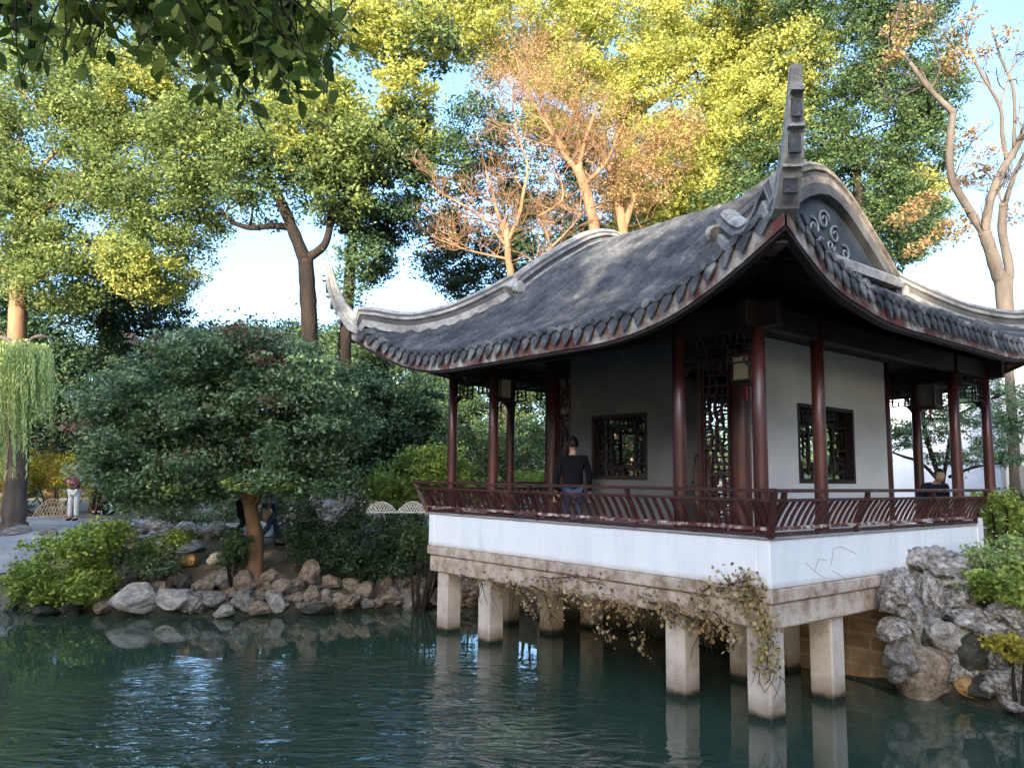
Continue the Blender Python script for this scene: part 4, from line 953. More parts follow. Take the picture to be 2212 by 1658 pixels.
    me = bpy.data.meshes.new('head'); bm.to_mesh(me); bm.free(); me.materials.append(M['skin']); hd = link('head', me, t)
    hb = MB()
    import bmesh as _b
    bm = _b.new(); _b.ops.create_uvsphere(bm, u_segments=20, v_segments=14, radius=1)
    _b.ops.delete(bm, geom=[v for v in bm.verts if (v.co.y > .35 and v.co.z < .55) or v.co.z < -.45], context='VERTS')
    for v in bm.verts:
        w_ = 1+.05*mnoise.noise(v.co*5); v.co = Vector((v.co.x*.086*s*w_, (v.co.y*.105-.008)*s*w_, (v.co.z*.125+.008)*s*w_))
    if bun:
        r_ = _b.ops.create_uvsphere(bm, u_segments=10, v_segments=8, radius=.045*s)
        for v in r_['verts']: v.co += Vector((0, -.03*s, .14*s))
    for f in bm.faces: f.smooth = True
    _b.ops.transform(bm, matrix=Matrix.Translation(hc) @ rotm, verts=bm.verts)
    me = bpy.data.meshes.new('hair'); bm.to_mesh(me); bm.free(); me.materials.append(M[hair]); link('hair', me, hd)
    hm = MB()
    for i in (0, 1):
        a = Vector(el[i]); b_ = Vector(wr[i]); d = (b_-a).normalized(); sd = d.cross(Vector((0, 1, .3))).normalized(); n_ = d.cross(sd).normalized(); pc = b_+d*.05*s
        hm.tube([b_-d*.01*s, b_+d*.03*s, b_+d*.08*s, b_+d*.095*s], [.026*s, .036*s, .037*s, .03*s], 8)
        for q, l in ((-.027, .062), (-.009, .074), (.009, .07), (.027, .056)):
            p0 = b_+d*.085*s+sd*q*s; p1 = p0+d*l*.5*s+n_*.006*s; p2 = p0+d*l*.85*s+n_*.025*s; hm.tube([p0, p1, p2], [.0095*s, .009*s, .007*s], 6)
        p0 = b_+d*.03*s+sd*.03*s; hm.tube([p0, p0+(d*.6+sd*.7).normalized()*.035*s, p0+(d*.9+sd*.5).normalized()*.065*s], [.011*s, .0105*s, .008*s], 6)
    hm.build('hands', M['skin'], t, True)
    # clothes
    big = 1.18; tw = 1.0
    tc = [([(T(0, 0, .5), .19*k)] if coat == 2 else [])+[(T(0, 0, .80 if coat else .90), (.235 if coat == 1 else .19 if coat else .165)*k), (T(0, 0, 1.08), .145*k), (T(0, 0, 1.3), .165*k), (T(0, 0, 1.43), .085*k)]]
    for i, sh_ in enumerate((shl, shr)):
        mid = Vector(el[i]).lerp(Vector(wr[i]), .9)
        tc.append([(T(0, 0, 1.3), .165*k), (tuple(Vector(sh_)*1.0), .085*k), (tuple(Vector(el[i])), .066*k), (tuple(mid), .045*k)])
    chain_mesh('jacket' if coat else 'top', tc, M[top], t, 2)
    lc = []
    pz = T(0, 0, .93)
    for L_ in lg:
        end = Vector(L_[1]).lerp(Vector(L_[2]), .93)
        lc.append([(pz, .15*k), (L_[0], .105*k), (L_[1], .085*k if legs == 'cream' else .072*k), (tuple(end), .08*k if legs == 'cream' else .055*k)])
    chain_mesh('trousers', lc, M[legs], t, 2)
    for L_ in lg:
        a = Vector(L_[2]); b = MB(); b.tube([a+Vector((0, -.06*s, -.05*s)), a+Vector((0, 0, -.04*s)), a+Vector((0, .1*s, -.055*s)), a+Vector((0, .17*s, -.06*s))], [.032*s, .045*s, .042*s, .025*s], 8)
        b.build('shoe', M[shoes], t, True)
    return t
def face_dir(dx, dy): return math.atan2(dy, dx)-math.pi/2
person('person in a dark navy jacket with his back turned, standing on the pavilion veranda', (.85, 3.95, FL), face_dir(.7, .75), 1.72, 'walk', 'black', 'jeans', .06, 'down', 1)
sp = on(1925, 1062, 1, .75)
person('person in dark navy clothes sitting on the bench at the right end', (6.2, .9, 2.02), face_dir(-.6, -.8), 1.6, 'sit', 'navy', 'black', .5, 'lap', True)
def stand(px, py, *a, **k):
    P, D = hit(px, py); return (P[0], P[1], gz(P[0], P[1])+.03)
pp = stand(156, 1126)
person('person in a maroon cardigan and white trousers looking at a phone beside the willow', pp, face_dir(-.65, -.75), 1.66, 'stand', 'maroon', 'cream', .03, 'phone', bun=True)
pp2 = stand(206, 1112)
person('person in a blue top bending forward beside the black backpack', pp2, face_dir(.3, -.95), 1.6, 'stand', 'blue', 'black', .55, 'reach', True)
pp3 = at(578, 1172, 17.2); 
person('person in a grey coat walking right of the maple trunk', (pp3[0], pp3[1], gz(pp3[0], pp3[1])+.03), face_dir(.8, -.5), 1.62, 'walk', 'coat', 'jeans', .05, 'down', 2)
pp4 = at(523, 1172, 17.4)
person('person in black half hidden behind the maple trunk on its left', (pp4[0], pp4[1], gz(pp4[0], pp4[1])+.03), face_dir(.8, -.5), 1.62, 'walk', 'black', 'black', .05, 'down', 2)
# backpack on the ground
P, D = hit(232, 1112); t = thing('backpack', 'round black backpack with a pale blue crescent panel on the grass', 'backpack', (P[0], P[1], gz(P[0], P[1])), _yw-math.pi/2)
b = MB(); prof = [(0, .02, .15), (0, .08, .23), (0, .2, .27), (0, .34, .25), (0, .45, .17), (0, .5, .06)]
b.tube([(0, -.0, z) for _, z, r in prof], [r for _, z, r in prof], 14); o = b.build('bag', M['black'], t, True); o.scale = (1, .75, 1)
b = MB(); b.tube([(.1+.12*math.cos(a), -.19-.02*math.sin(a*2), .25+.17*math.sin(a)) for a in [-1.5+i*.3 for i in range(11)]], [.015, .03, .04, .045, .05, .05, .05, .045, .04, .03, .015], 8); b.build('panel', M['paleblue'], t, True)
b = MB(); b.tube([(-.1, 0, .46), (-.08, 0, .54), (.02, 0, .56), (.08, 0, .47)], .015, 6); b.build('handle', M['black'], t)
for s in (-1, 1):
    b = MB(); b.tube([(-.24+.1*s, -.1, .0), (-.22+.1*s, -.14, .14), (-.16+.1*s, -.12, .34)], [.03, .035, .025], 6); b.build('strap', M['paleblue'] if s > 0 else M['black'], t)
# low arched lattice fences
def hoop_fence(name, label, px0, px1, py, h_px, m, n_=1, D=None, r=.012):
    P0, D0 = hit(px0, py) if D is None else (at(px0, py, D), D); P1, D1 = hit(px1, py) if D is None else (at(px1, py, D), D)
    a, b_ = Vector(tuple(P0)), Vector(tuple(P1)); t = thing(name, label, 'garden fence', a); H = h_px*m_per_px(D0)
    for i in range(n_):
        p, q = a.lerp(b_, i/n_)-a, a.lerp(b_, (i+1)/n_)-a; arc = [p.lerp(q, k/12)+Vector((0, 0, H*math.sin(math.pi*k/12)**.75)) for k in range(13)]
        MB().tube(arc, r, 6).build('hoop', m, t, True); b = MB()
        for k in range(1, 12):
            for sg in (-1, 1):
                u = k/12; v = u+sg*.18
                if 0 < v < 1: b.tube([p.lerp(q, u), p.lerp(q, v)+Vector((0, 0, H*math.sin(math.pi*v)**.75))], r*.55, 5)
        b.build('lattice', m, t)
    MB().tube([Vector((0, 0, .02)), b_-a+Vector((0, 0, .02))], r*.9, 6).build('ground_bar', m, t)
hoop_fence('hoop_fence', 'tan arched bamboo lattice fence between the willow and the standing person', 70, 152, 1117, 40, M['bamboo'], r=.022)
hoop_fence('hoop_fence', 'low tan bamboo lattice fence at the far left behind the willow trunk', -60, 28, 1115, 34, M['bamboo'], 2, r=.02)
hoop_fence('hoop_fence', 'white arched cane fence ending against the pavilion railing', 790, 925, 1108, 24, M['whitecane'], 2, D=15.5, r=.014)

# ------------------------------------------------------------------ bushes
bush('bush', 'big rounded lime green bush overhanging the water at the left', [(135, 1225, 105, 70), (190, 1180, 60, 45), (85, 1262, 65, 40), (200, 1262, 45, 40), (245, 1150, 40, 22)], 15000, .085, M['fol_lime'], D=14.6, cl_r=.2, seed=1)
bush('hedge', 'dark green clipped hedge between the maple and the pavilion', [(700, 1180, 80, 55), (790, 1165, 85, 60), (865, 1190, 60, 60), (660, 1150, 35, 30), (780, 1215, 70, 35), (880, 1140, 45, 35)], 22000, .07, M['fol_dark'], D=16.0, cl_r=.2, seed=2, cat='hedge')
bush('bush', 'small leafy sprig bush in front of the dark hedge by the pavilion', [(905, 1165, 34, 26), (930, 1190, 20, 24)], 1500, .08, M['fol_mid'], D=15.4, cl_r=.14, seed=3)
bush('bush', 'yellow green bush beyond the white arched fence left of the pavilion', [(900, 1035, 90, 60), (840, 1055, 45, 40), (960, 1010, 60, 60)], 12000, .09, M['fol_lime'], D=18.5, cl_r=.26, seed=4)
bush('bush', 'dim olive bush behind the yellow green bush', [(870, 985, 70, 55), (800, 1010, 50, 50)], 6000, .1, M['fol_olive'], D=20.5, cl_r=.3, seed=5)
bush('bush', 'golden yellow bush behind the person in maroon', [(135, 1022, 75, 42), (60, 1020, 70, 45), (190, 1045, 40, 35), (-30, 1030, 60, 45)], 14000, .085, M['fol_gold'], D=27, cl_r=.25, seed=6)
bush('bush', 'low green bush hiding the foot of the maple on its left', [(520, 1175, 32, 38), (505, 1205, 28, 18)], 2500, .075, M['fol_mid'], D=15.2, cl_r=.14, seed=7)
bush('bush', 'pale green sprigs on the island slope left of the orange stone', [(345, 1175, 42, 20), (300, 1195, 40, 18), (390, 1158, 26, 18)], 2200, .07, M['fol_lime'], D=15.6, cl_r=.13, seed=8)
bush('bush', 'grey green weeds behind the largest pale boulder', [(285, 1210, 45, 26), (340, 1222, 40, 20)], 2200, .07, M['fol_blue'], D=15.0, cl_r=.13, seed=9)
bush('bush', 'dark low bush beyond the path under the maple crown', [(430, 1098, 120, 34), (330, 1085, 70, 34), (560, 1095, 90, 38)], 9000, .08, M['fol_mid'], D=20.5, cl_r=.25, seed=10)
bush('bush', 'low green shrubs beyond the path right of the maple', [(640, 1085, 60, 34), (700, 1070, 60, 36), (770, 1060, 60, 40)], 7000, .08, M['fol_blue'], D=21.5, cl_r=.25, seed=11)
bush('bush', 'green bush seen through the left end columns of the pavilion', [(1020, 1000, 90, 80), (1130, 990, 80, 90), (1080, 1040, 130, 40)], 14000, .09, M['fol_mid'], D=21, cl_r=.28, seed=12)
bush('bush', 'bright lime bush seen low between the left end columns', [(1140, 1045, 50, 28), (1050, 1060, 60, 24)], 4000, .08, M['fol_lime'], D=18.5, cl_r=.2, seed=13)
bush('shrub', 'bright green leafy shrub growing against the end of the railing', [(2160, 1105, 28, 32), (2150, 1080, 22, 20), (2185, 1135, 22, 30), (2170, 1160, 20, 26)], 2600, .075, M['fol_lime'], D=12.3, cl_r=.13, seed=14)
bush('shrub', 'pale green feathery shrub below the end pier of the railing', [(2125, 1205, 34, 22), (2165, 1225, 50, 26), (2200, 1200, 40, 40)], 4200, .06, M['fol_willow'], D=hit(2160, 1240)[1]-.1, cl_r=.14, seed=15)
bush('shrub', 'bright green clump growing from the right rock pile', [(2160, 1275, 45, 26), (2205, 1290, 36, 34), (2240, 1250, 50, 40), (2150, 1255, 30, 14)], 5200, .07, M['fol_lime'], D=hit(2190, 1300)[1]-.15, cl_r=.13, seed=16)
bush('shrub', 'small golden plant in the rocks at the right edge', [(2190, 1405, 26, 17), (2215, 1398, 26, 18)], 1600, .06, M['fol_gold'], D=hit(2195, 1410)[1]-.45, cl_r=.1, seed=17)
bush('shrub', 'green shrub beyond the railing at the far right edge', [(2200, 1110, 40, 60), (2230, 1180, 40, 40)], 3500, .08, M['fol_mid'], D=15, cl_r=.2, seed=18)

# ------------------------------------------------------------------ trees
make_tree('maple_tree', 'broad dark green maple leaning over the island with its trunk by the water', 'tree', 15.4,
    [([(550, 1215), (552, 1170), (545, 1120), (540, 1088)], .17, .13), ([(540, 1095), (520, 1050), (480, 1000, .3), (430, 950, .4)], .11, .05), ([(545, 1090), (570, 1040), (600, 980, .2), (640, 900, .4)], .11, .05),
     ([(540, 1090), (545, 1030, -.3), (530, 950, -.4), (540, 850, -.2)], .09, .04), ([(520, 1050), (440, 1045, -.4), (390, 1055, -.5)], .05, .02), ([(570, 1040), (680, 1010, .5), (790, 960, .8)], .06, .02)],
    [(500, 870, 170, 130), (370, 890, 120, 110), (640, 880, 130, 110), (430, 790, 100, 60), (570, 790, 120, 70), (690, 830, 70, 60), (300, 950, 75, 85), (290, 1000, 55, 60), (350, 1040, 80, 50), (470, 1010, 110, 55), (640, 980, 120, 70), (730, 920, 60, 60), (260, 890, 45, 45), (340, 1065, 60, 26), (440, 1060, 50, 22), (690, 1040, 70, 34), (620, 1035, 40, 26), (550, 735, 55, 24), (420, 760, 50, 24)],
    85000, .095, M['fol_blue'], M['bark_warm'], .36, seed=21, limb=.035, maxl=60, thick=1.9, shell=.25, cover=.8, flat=.5,
    extra=[([(560, 740, 50, 24), (380, 765, 30, 18), (620, 800, 30, 20), (250, 930, 30, 28), (640, 880, 20, 20), (480, 985, 22, 12), (590, 755, 50, 30)], 4500, .09, M['fol_rust'], .2), ([(360, 830, 100, 60), (480, 770, 110, 50), (280, 890, 60, 50), (330, 960, 70, 50), (600, 760, 70, 40), (460, 900, 80, 60)], 34000, .085, M['fol_sage'], .28), ([(430, 1055, 46, 16), (560, 1045, 40, 18), (650, 1045, 40, 16)], 2600, .09, M['fol_lime'], .16)])
make_tree('willow_tree', 'weeping willow with pale green curtains at the left edge', 'tree', 19.2,
    [([(30, 1132), (34, 1060), (40, 980), (42, 880), (50, 780), (46, 745)], .3, .13), ([(46, 770), (20, 735), (-40, 720)], .1, .03), ([(48, 765), (70, 730), (105, 728), (118, 745)], .06, .02)],
    [(30, 770, 70, 28), (-30, 760, 50, 30)], 4500, .1, M['fol_willow'], M['bark_grey'], .25, seed=22, limb=.03, maxl=10)
# willow streamers
def streamers():
    w_ = next(o for o in bpy.data.objects if o.name.startswith('willow_tree')); off = np.array(w_.location); nr = np.random.default_rng(3); Ps = []; Ts = []; Dv = []
    for k in range(640):
        px = (round(nr.uniform(-70, 112)/9)*9+nr.normal(0, 2.2)); top = 738+abs(px-40)*.22+nr.uniform(-8, 40); D = 19.2+nr.normal(0, .55)
        if abs(px-40) < 30: D = 19.2+nr.choice([-.8, .8])*nr.uniform(.6, 1.2)
        L_ = (60+240*nr.random()**.8)*(.55+.45*math.sin(px*.19)**2)*(1 if px < 62 else .55); n_ = int(L_/3.2); dr = nr.normal(0, 6); tt = nr.random()
        for i in range(n_):
            u = i/n_; Ps.append(at(px+dr*u+nr.normal(0, 1.6), top+L_*u, D+nr.normal(0, .02))-off); Ts.append(tt)
    P = np.array(Ps); n = len(P); t = np.stack([nr.normal(0, .22, n), nr.normal(0, .22, n), -np.ones(n)], 1); t /= np.linalg.norm(t, axis=1)[:, None]
    nor = nr.normal(size=(n, 3)); nor -= t*np.sum(nor*t, 1)[:, None]; nor /= np.linalg.norm(nor, axis=1)[:, None]; b_ = np.cross(nor, t); s = nr.uniform(.07, .13, n)[:, None]
    V = np.stack([P-t*s*.5, P+b_*s*.12, P+t*s*.5, P-b_*s*.12], 1).reshape(-1, 3)
    link('streamers', np_mesh('streamers', V, np.arange(n*4).reshape(n, 4), M['fol_willow'], False, np.repeat(np.array(Ts), 4)), w_)
streamers()
make_tree('broadleaf_tree', 'tall light green camphor filling the upper left, trunk rising behind the willow', 'tree', 25,
    [([(32, 1110, 1), (36, 900, .5), (38, 700), (42, 600), (50, 480), (55, 400)], .36, .2), ([(40, 620), (15, 590), (-10, 560)], .16, .08), ([(55, 410), (20, 350), (-10, 300)], .12, .05), ([(55, 410), (60, 350), (40, 300)], .08, .03), ([(55, 405), (90, 360), (150, 300)], .1, .04), ([(50, 480), (150, 420), (260, 360, .5)], .1, .03)],
    [(110, 330, 160, 110), (300, 370, 170, 120), (180, 480, 190, 110), (20, 480, 100, 120), (380, 460, 100, 90), (260, 220, 170, 100), (100, 170, 160, 100), (420, 330, 90, 80), (330, 560, 90, 70), (120, 600, 110, 70), (-40, 350, 100, 150), (60, 60, 160, 90), (280, 90, 150, 90), (430, 170, 120, 80), (450, 60, 120, 70), (580, 110, 110, 70)],
    160000, .125, M['fol_olive'], M['bark_warm'], .6, seed=23, limb=.06, maxl=40, thick=2.0, extra=[([(330, 600, 90, 50), (270, 560, 60, 40), (330, 220, 110, 70)], 14000, .12, M['fol_yellow'], .45)])
make_tree('broadleaf_tree', 'dark green tree filling the gap below the camphor at the left', 'tree', 30,
    [([(215, 1090), (225, 900), (232, 700), (240, 600)], .35, .2), ([(110, 1090), (112, 1000), (118, 900), (125, 800)], .28, .16)],
    [(150, 720, 150, 100), (260, 640, 90, 90), (100, 830, 140, 100), (-20, 850, 100, 180), (330, 680, 70, 60), (-30, 680, 90, 90), (200, 820, 100, 100), (290, 780, 80, 70), (160, 900, 120, 80)], 70000, .15, M['fol_dark'], M['bark_warm'], .6, seed=24, limb=.06, maxl=25, thick=2.2)
make_tree('tall_tree', 'tall tree with forked dark trunk and one long limb reaching left', 'tree', 24,
    [([(668, 1000), (668, 800), (668, 700), (664, 620), (660, 560)], .3, .24), ([(660, 565), (630, 490), (600, 420, .3), (575, 370, .4), (560, 300, .4)], .22, .1), ([(660, 560), (700, 530), (714, 480), (720, 420)], .16, .08),
     ([(632, 492), (590, 488), (540, 492), (500, 478), (475, 450)], .12, .05), ([(500, 480), (490, 455), (510, 430)], .05, .02), ([(575, 370), (530, 330), (490, 300)], .08, .03), ([(720, 420), (760, 360), (780, 300)], .08, .03), ([(540, 490), (545, 450), (530, 420)], .05, .02)],
    [(690, 290, 120, 110), (640, 60, 100, 70), (560, 330, 90, 60), (500, 290, 90, 60), (640, 200, 130, 80), (780, 320, 80, 70), (740, 430, 60, 50), (510, 400, 40, 30), (730, 360, 80, 50), (440, 280, 90, 60)],
    36000, .14, M['fol_olive'], M['bark_black'], .42, seed=25, limb=.05, maxl=45, thick=1.8,
    extra=[([(700, 270, 115, 85), (670, 350, 70, 40), (600, 60, 110, 60)], 17000, .14, M['fol_yellow'], .4), ([(560, 440, 95, 40), (700, 420, 60, 60), (760, 600, 40, 60), (530, 370, 80, 30), (620, 350, 60, 40), (650, 400, 50, 40)], 6500, .13, M['fol_mid'], .35)])
make_tree('tall_tree', 'tall dark tree just right of the forked trunk, behind the far roof horn', 'tree', 25.5,
    [([(740, 1000), (742, 800), (748, 700), (755, 600), (765, 480), (775, 380), (790, 250)], .32, .12), ([(762, 500), (735, 470), (720, 450)], .12, .05), ([(775, 400), (830, 330), (860, 250)], .12, .04)],
    [(830, 400, 90, 80), (800, 470, 90, 60), (800, 560, 40, 45), (880, 300, 70, 70)], 26000, .13, M['fol_dark'], M['bark_black'], .45, seed=26, limb=.05, maxl=40, thick=1.6,
    extra=[([(860, 80, 120, 80), (790, 40, 100, 60), (880, 220, 60, 60), (900, 300, 50, 40)], 14000, .17, M['fol_yellow'], .45), ([(960, 350, 60, 60), (920, 100, 70, 60)], 5000, .15, M['fol_mid'], .4)])
make_tree('broadleaf_tree', 'very dark green tree between the maple and the left end of the pavilion', 'tree', 20.5,
    [([(850, 1090), (850, 1000), (845, 940)], .16, .1)], [(830, 890, 90, 80), (880, 950, 80, 70), (780, 850, 70, 60), (920, 870, 50, 60), (760, 960, 60, 60), (840, 1000, 70, 40)], 30000, .11, M['fol_dark'], M['bark_dark'], .35, seed=63, thick=1.2)
make_tree('broadleaf_tree', 'dense dark green tree behind the two tall trunks, low on the left of the roof', 'tree', 30,
    [([(600, 1000), (600, 900), (610, 800)], .3, .2)], [(600, 760, 120, 60), (700, 770, 110, 70), (800, 770, 110, 90), (880, 840, 100, 110), (470, 760, 100, 50), (950, 900, 90, 120), (770, 900, 120, 80)], 50000, .15, M['fol_mid'], M['bark_dark'], .55, seed=27, thick=2.2)
YB = [(1130, 60, 190, 90), (1320, 90, 190, 110), (1480, 200, 170, 140), (1540, 60, 180, 100), (1440, 360, 120, 110), (1420, 480, 90, 60), (1250, 220, 120, 90), (1640, 180, 130, 130), (1000, 40, 110, 60), (1580, 330, 90, 80), (1500, 440, 80, 70)]
make_tree('tall_tree', 'huge sunlit yellow green tree filling the top centre behind the roof', 'tree', 31,
    [([(1350, 900), (1348, 600), (1345, 480), (1340, 400), (1350, 250)], .5, .3), ([(1345, 470), (1375, 400), (1420, 300)], .25, .08), ([(1340, 400), (1280, 300), (1200, 180)], .2, .06), ([(1350, 260), (1500, 150), (1560, 80)], .2, .06)],
    YB, 185000, .14, M['fol_yellow'], M['bark_warm'], .6, seed=28, limb=.07, maxl=50, thick=2.6)
make_tree('broadleaf_tree', 'deep green tree in the middle distance behind the orange twigged tree', 'tree', 33,
    [([(1100, 900), (1100, 700), (1110, 500)], .4, .2)], [(1050, 480, 130, 120), (1150, 350, 130, 130), (1200, 520, 110, 110), (1000, 560, 100, 80), (1080, 620, 120, 60), (1300, 420, 110, 120), (1030, 290, 70, 80), (950, 500, 60, 50), (1200, 620, 120, 60), (1280, 540, 90, 60)], 60000, .15, M['fol_dark'], M['bark_dark'], .55, seed=29, thick=2.0)
make_tree('broadleaf_tree', 'mid green tree standing right of the sunlit yellow green one, behind the near horn', 'tree', 29,
    [([(1850, 900), (1850, 700), (1860, 500), (1840, 300)], .4, .15)], [(1780, 120, 160, 130), (1900, 260, 130, 150), (1700, 330, 140, 100), (1850, 400, 140, 110), (1600, 450, 130, 80), (1960, 130, 90, 110), (1930, 480, 100, 90), (1980, 330, 60, 110), (1650, 30, 140, 60), (1830, 20, 120, 60), (1960, 10, 100, 50), (2010, 220, 50, 60), (1560, 540, 110, 50), (1700, 480, 100, 60)], 145000, .13, M['fol_mid'], M['bark_dark'], .42, seed=30, thick=2.2, maxl=30,
    extra=[([(1700, 150, 110, 90), (1640, 260, 100, 90), (1970, 430, 40, 50)], 20000, .13, M['fol_yellow'], .45)])
make_tree('broadleaf_tree', 'shadowy green tree low behind the right side of the roof', 'tree', 34,
    [([(1960, 1000), (1960, 800), (1950, 600)], .35, .2)], [(1900, 520, 130, 60), (1780, 480, 140, 80), (1980, 470, 60, 60)], 22000, .17, M['fol_blue'], M['bark_dark'], .5, seed=31, thick=1.5)
make_tree('broadleaf_tree', 'mid green tree seen through the left end columns of the pavilion', 'tree', 27,
    [([(1080, 1060), (1085, 980), (1090, 900)], .2, .12)], [(1060, 870, 110, 90), (1150, 890, 90, 90), (960, 880, 80, 80), (1200, 820, 80, 80)], 26000, .12, M['fol_mid'], M['bark_dark'], .4, seed=60, thick=1.6)
make_tree('broadleaf_tree', 'dim green tree beyond the courtyard, seen through the inner windows', 'tree', 22,
    [([(1350, 1080), (1350, 1020), (1348, 970)], .15, .1)], [(1350, 950, 100, 90), (1440, 960, 70, 80)], 14000, .12, M['fol_mid'], M['bark_dark'], .4, seed=61, thick=1.4)
# bare sunlit trees
def bare_tree(name, label, D, stems_px, twig_n, seed, bark, crown_px=None, leaf_n=0, fol='fol_orange', leaf=.12, tw=.9, cl=.3, depth_lv=4, group=None, twr=.02):
    b0 = stems_px[0][0][0]; base = at(b0[0], b0[1], D); zb = gz(base[0], base[1]); off = np.array([base[0], base[1], zb]); t = thing(name, label, 'tree', off, 0, group)
    rng = random.Random(seed); mb = MB(); stems = []
    for i, (l, r0, r1) in enumerate(stems_px):
        P = [p-off for p in px_line(l, D)]
        if i == 0: P = [np.array([0, 0, -.15]), np.array([P[0][0]*.5, P[0][1]*.5, P[0][2]*.5])]+P if P[0][2] > .5 else P
        stems.append((P, r0, r1))
    trunk_mesh(mb, stems, None, seed=seed); mb.build('trunk', bark, t, True)
    tb = MB(); tips = []
    def grow(p, d, L_, r, lv):
        n_ = 4; pts = [p]; q = p; dd = d
        for k in range(n_):
            dd = (dd+Vector((rng.gauss(0, .16), rng.gauss(0, .16), rng.gauss(.04, .12)))).normalized(); q = q+dd*L_/n_; pts.append(q)
        tb.tube(pts, [r*(1-.12*k) for k in range(n_+1)], 4 if lv < 3 else 3, False); tips.append(q)
        if lv <= 0: return
        for _ in range(rng.choice([2, 2, 3])):
            j = rng.randint(1, n_); nd_ = (dd+Vector((rng.gauss(0, .55), rng.gauss(0, .55), rng.gauss(.15, .4)))).normalized(); grow(pts[j], nd_, L_*rng.uniform(.55, .8), r*.58, lv-1)
    for _ in range(twig_n):
        P, r0, r1 = rng.choice(stems[1:] or stems); k = rng.randint(max(1, len(P)//3), len(P)-1); u = rng.random(); a = Vector(tuple(P[k-1])).lerp(Vector(tuple(P[k])), u)
        o_ = Vector((rng.gauss(0, 1), rng.gauss(0, 1), rng.gauss(.7, .5))).normalized(); grow(a, o_, tw*rng.uniform(.7, 1.3), twr, depth_lv)
    tb.build('twigs', bark, t)
    if crown_px: link('leaves', crown_mesh('leaves', [(c-off, r) for c, r in px_blobs(crown_px, D, .8)], leaf_n, leaf, M[fol], cl, .3, .7, seed=seed), t)
    return t
bare_tree('bare_tree', 'slender tree with orange lit bare twigs rising behind the left ridge', 23,
    [([(1104, 620), (1098, 560), (1096, 520), (1092, 480)], .13, .09), ([(1096, 520), (1075, 460), (1062, 410), (1050, 370)], .08, .03), ([(1092, 530), (1120, 470), (1130, 420), (1140, 360), (1120, 300)], .08, .03), ([(1150, 590), (1185, 540), (1180, 500), (1160, 470)], .05, .02),
     ([(1185, 540), (1225, 500), (1260, 460)], .05, .02), ([(1100, 540), (1040, 470), (960, 420), (930, 400)], .05, .015), ([(1160, 470), (1215, 430), (1205, 370)], .05, .02), ([(1100, 560), (1010, 540), (930, 510)], .045, .015), ([(1120, 320), (1110, 230), (1100, 150)], .03, .01)],
    120, 41, M['bark_warm'], [(1000, 440, 90, 40), (1140, 300, 60, 60), (960, 520, 60, 30)], 900, 'fol_orange', .07, .75, .25, twr=.016)
bare_tree('bare_tree', 'orange lit tree with russet upper twigs high above the left ridge', 26,
    [([(1285, 520), (1275, 450), (1262, 400), (1245, 360)], .22, .16), ([(1245, 365), (1215, 330), (1200, 290)], .12, .05), ([(1250, 370), (1262, 310), (1290, 230)], .12, .04), ([(1200, 300), (1140, 200), (1110, 110)], .07, .02), ([(1262, 400), (1310, 350), (1340, 280)], .09, .03), ([(1230, 340), (1180, 250), (1150, 150)], .06, .02)],
    100, 42, M['bark_warm'], [(1130, 120, 90, 60), (1090, 190, 80, 40), (1300, 240, 90, 70), (1330, 340, 80, 90), (1200, 100, 80, 40), (1050, 170, 50, 35), (1240, 200, 90, 60)], 6500, 'fol_orange', .08, 1.0, .3, twr=.017)
bare_tree('bare_tree', 'thick twin orange trunks with amber foliage just above the roof crest', 27,
    [([(1348, 560), (1345, 490), (1335, 440)], .2, .16), ([(1345, 500), (1362, 450), (1375, 420)], .14, .1), ([(1335, 440), (1320, 400), (1330, 340)], .12, .05), ([(1375, 420), (1400, 360), (1430, 300)], .1, .04)],
    45, 43, M['bark_warm'], [(1380, 400, 80, 60), (1440, 330, 60, 60), (1320, 420, 50, 40), (1480, 270, 50, 40)], 6500, 'fol_orange', .1, .9, .3)
bare_tree('bare_tree', 'nearly bare grey tree with two stems at the right, against the sky', 19,
    [([(2168, 640), (2155, 590), (2140, 540), (2126, 500)], .2, .15), ([(2130, 510), (2085, 440), (2055, 380), (2052, 300), (2060, 240)], .11, .08), ([(2060, 245), (2040, 225), (2005, 190), (1965, 135)], .09, .05), ([(1965, 135), (1930, 90), (1900, 60)], .04, .015),
     ([(2126, 505), (2140, 430), (2165, 370), (2200, 310), (2230, 240)], .12, .07), ([(2175, 345), (2165, 290), (2160, 230), (2120, 160), (2090, 100)], .06, .03), ([(2190, 320), (2190, 200), (2160, 120), (2140, 50)], .05, .02), ([(2090, 100), (2085, 60), (2060, 20)], .03, .012), ([(2010, 195), (2030, 150), (2025, 100)], .03, .01), ([(2160, 230), (2190, 130), (2210, 60)], .03, .01)],
    26, 44, M['bark_grey'], [(1960, 50, 45, 34), (2085, 60, 26, 14), (2150, 90, 34, 16), (1925, 120, 24, 16), (2050, 130, 22, 12), (2090, 300, 20, 12), (2120, 340, 24, 10), (2075, 140, 22, 14)], 1500, 'fol_orange', .1, .8, .16, 3)
bare_tree('bare_tree', 'second bare trunk standing close behind the grey two stemmed tree', 19.6,
    [([(2178, 640), (2180, 580), (2165, 500), (2168, 440)], .14, .1), ([(2168, 450), (2190, 380), (2215, 330)], .08, .04), ([(2168, 445), (2150, 400), (2130, 370)], .04, .015)], 12, 45, M['bark_grey'],
    [(1960, 465, 30, 22), (2060, 495, 36, 30), (1990, 440, 26, 16), (1975, 540, 14, 14), (2200, 460, 26, 20), (2110, 380, 26, 10)], 1900, 'fol_orange', .1, .8, .14, 3)
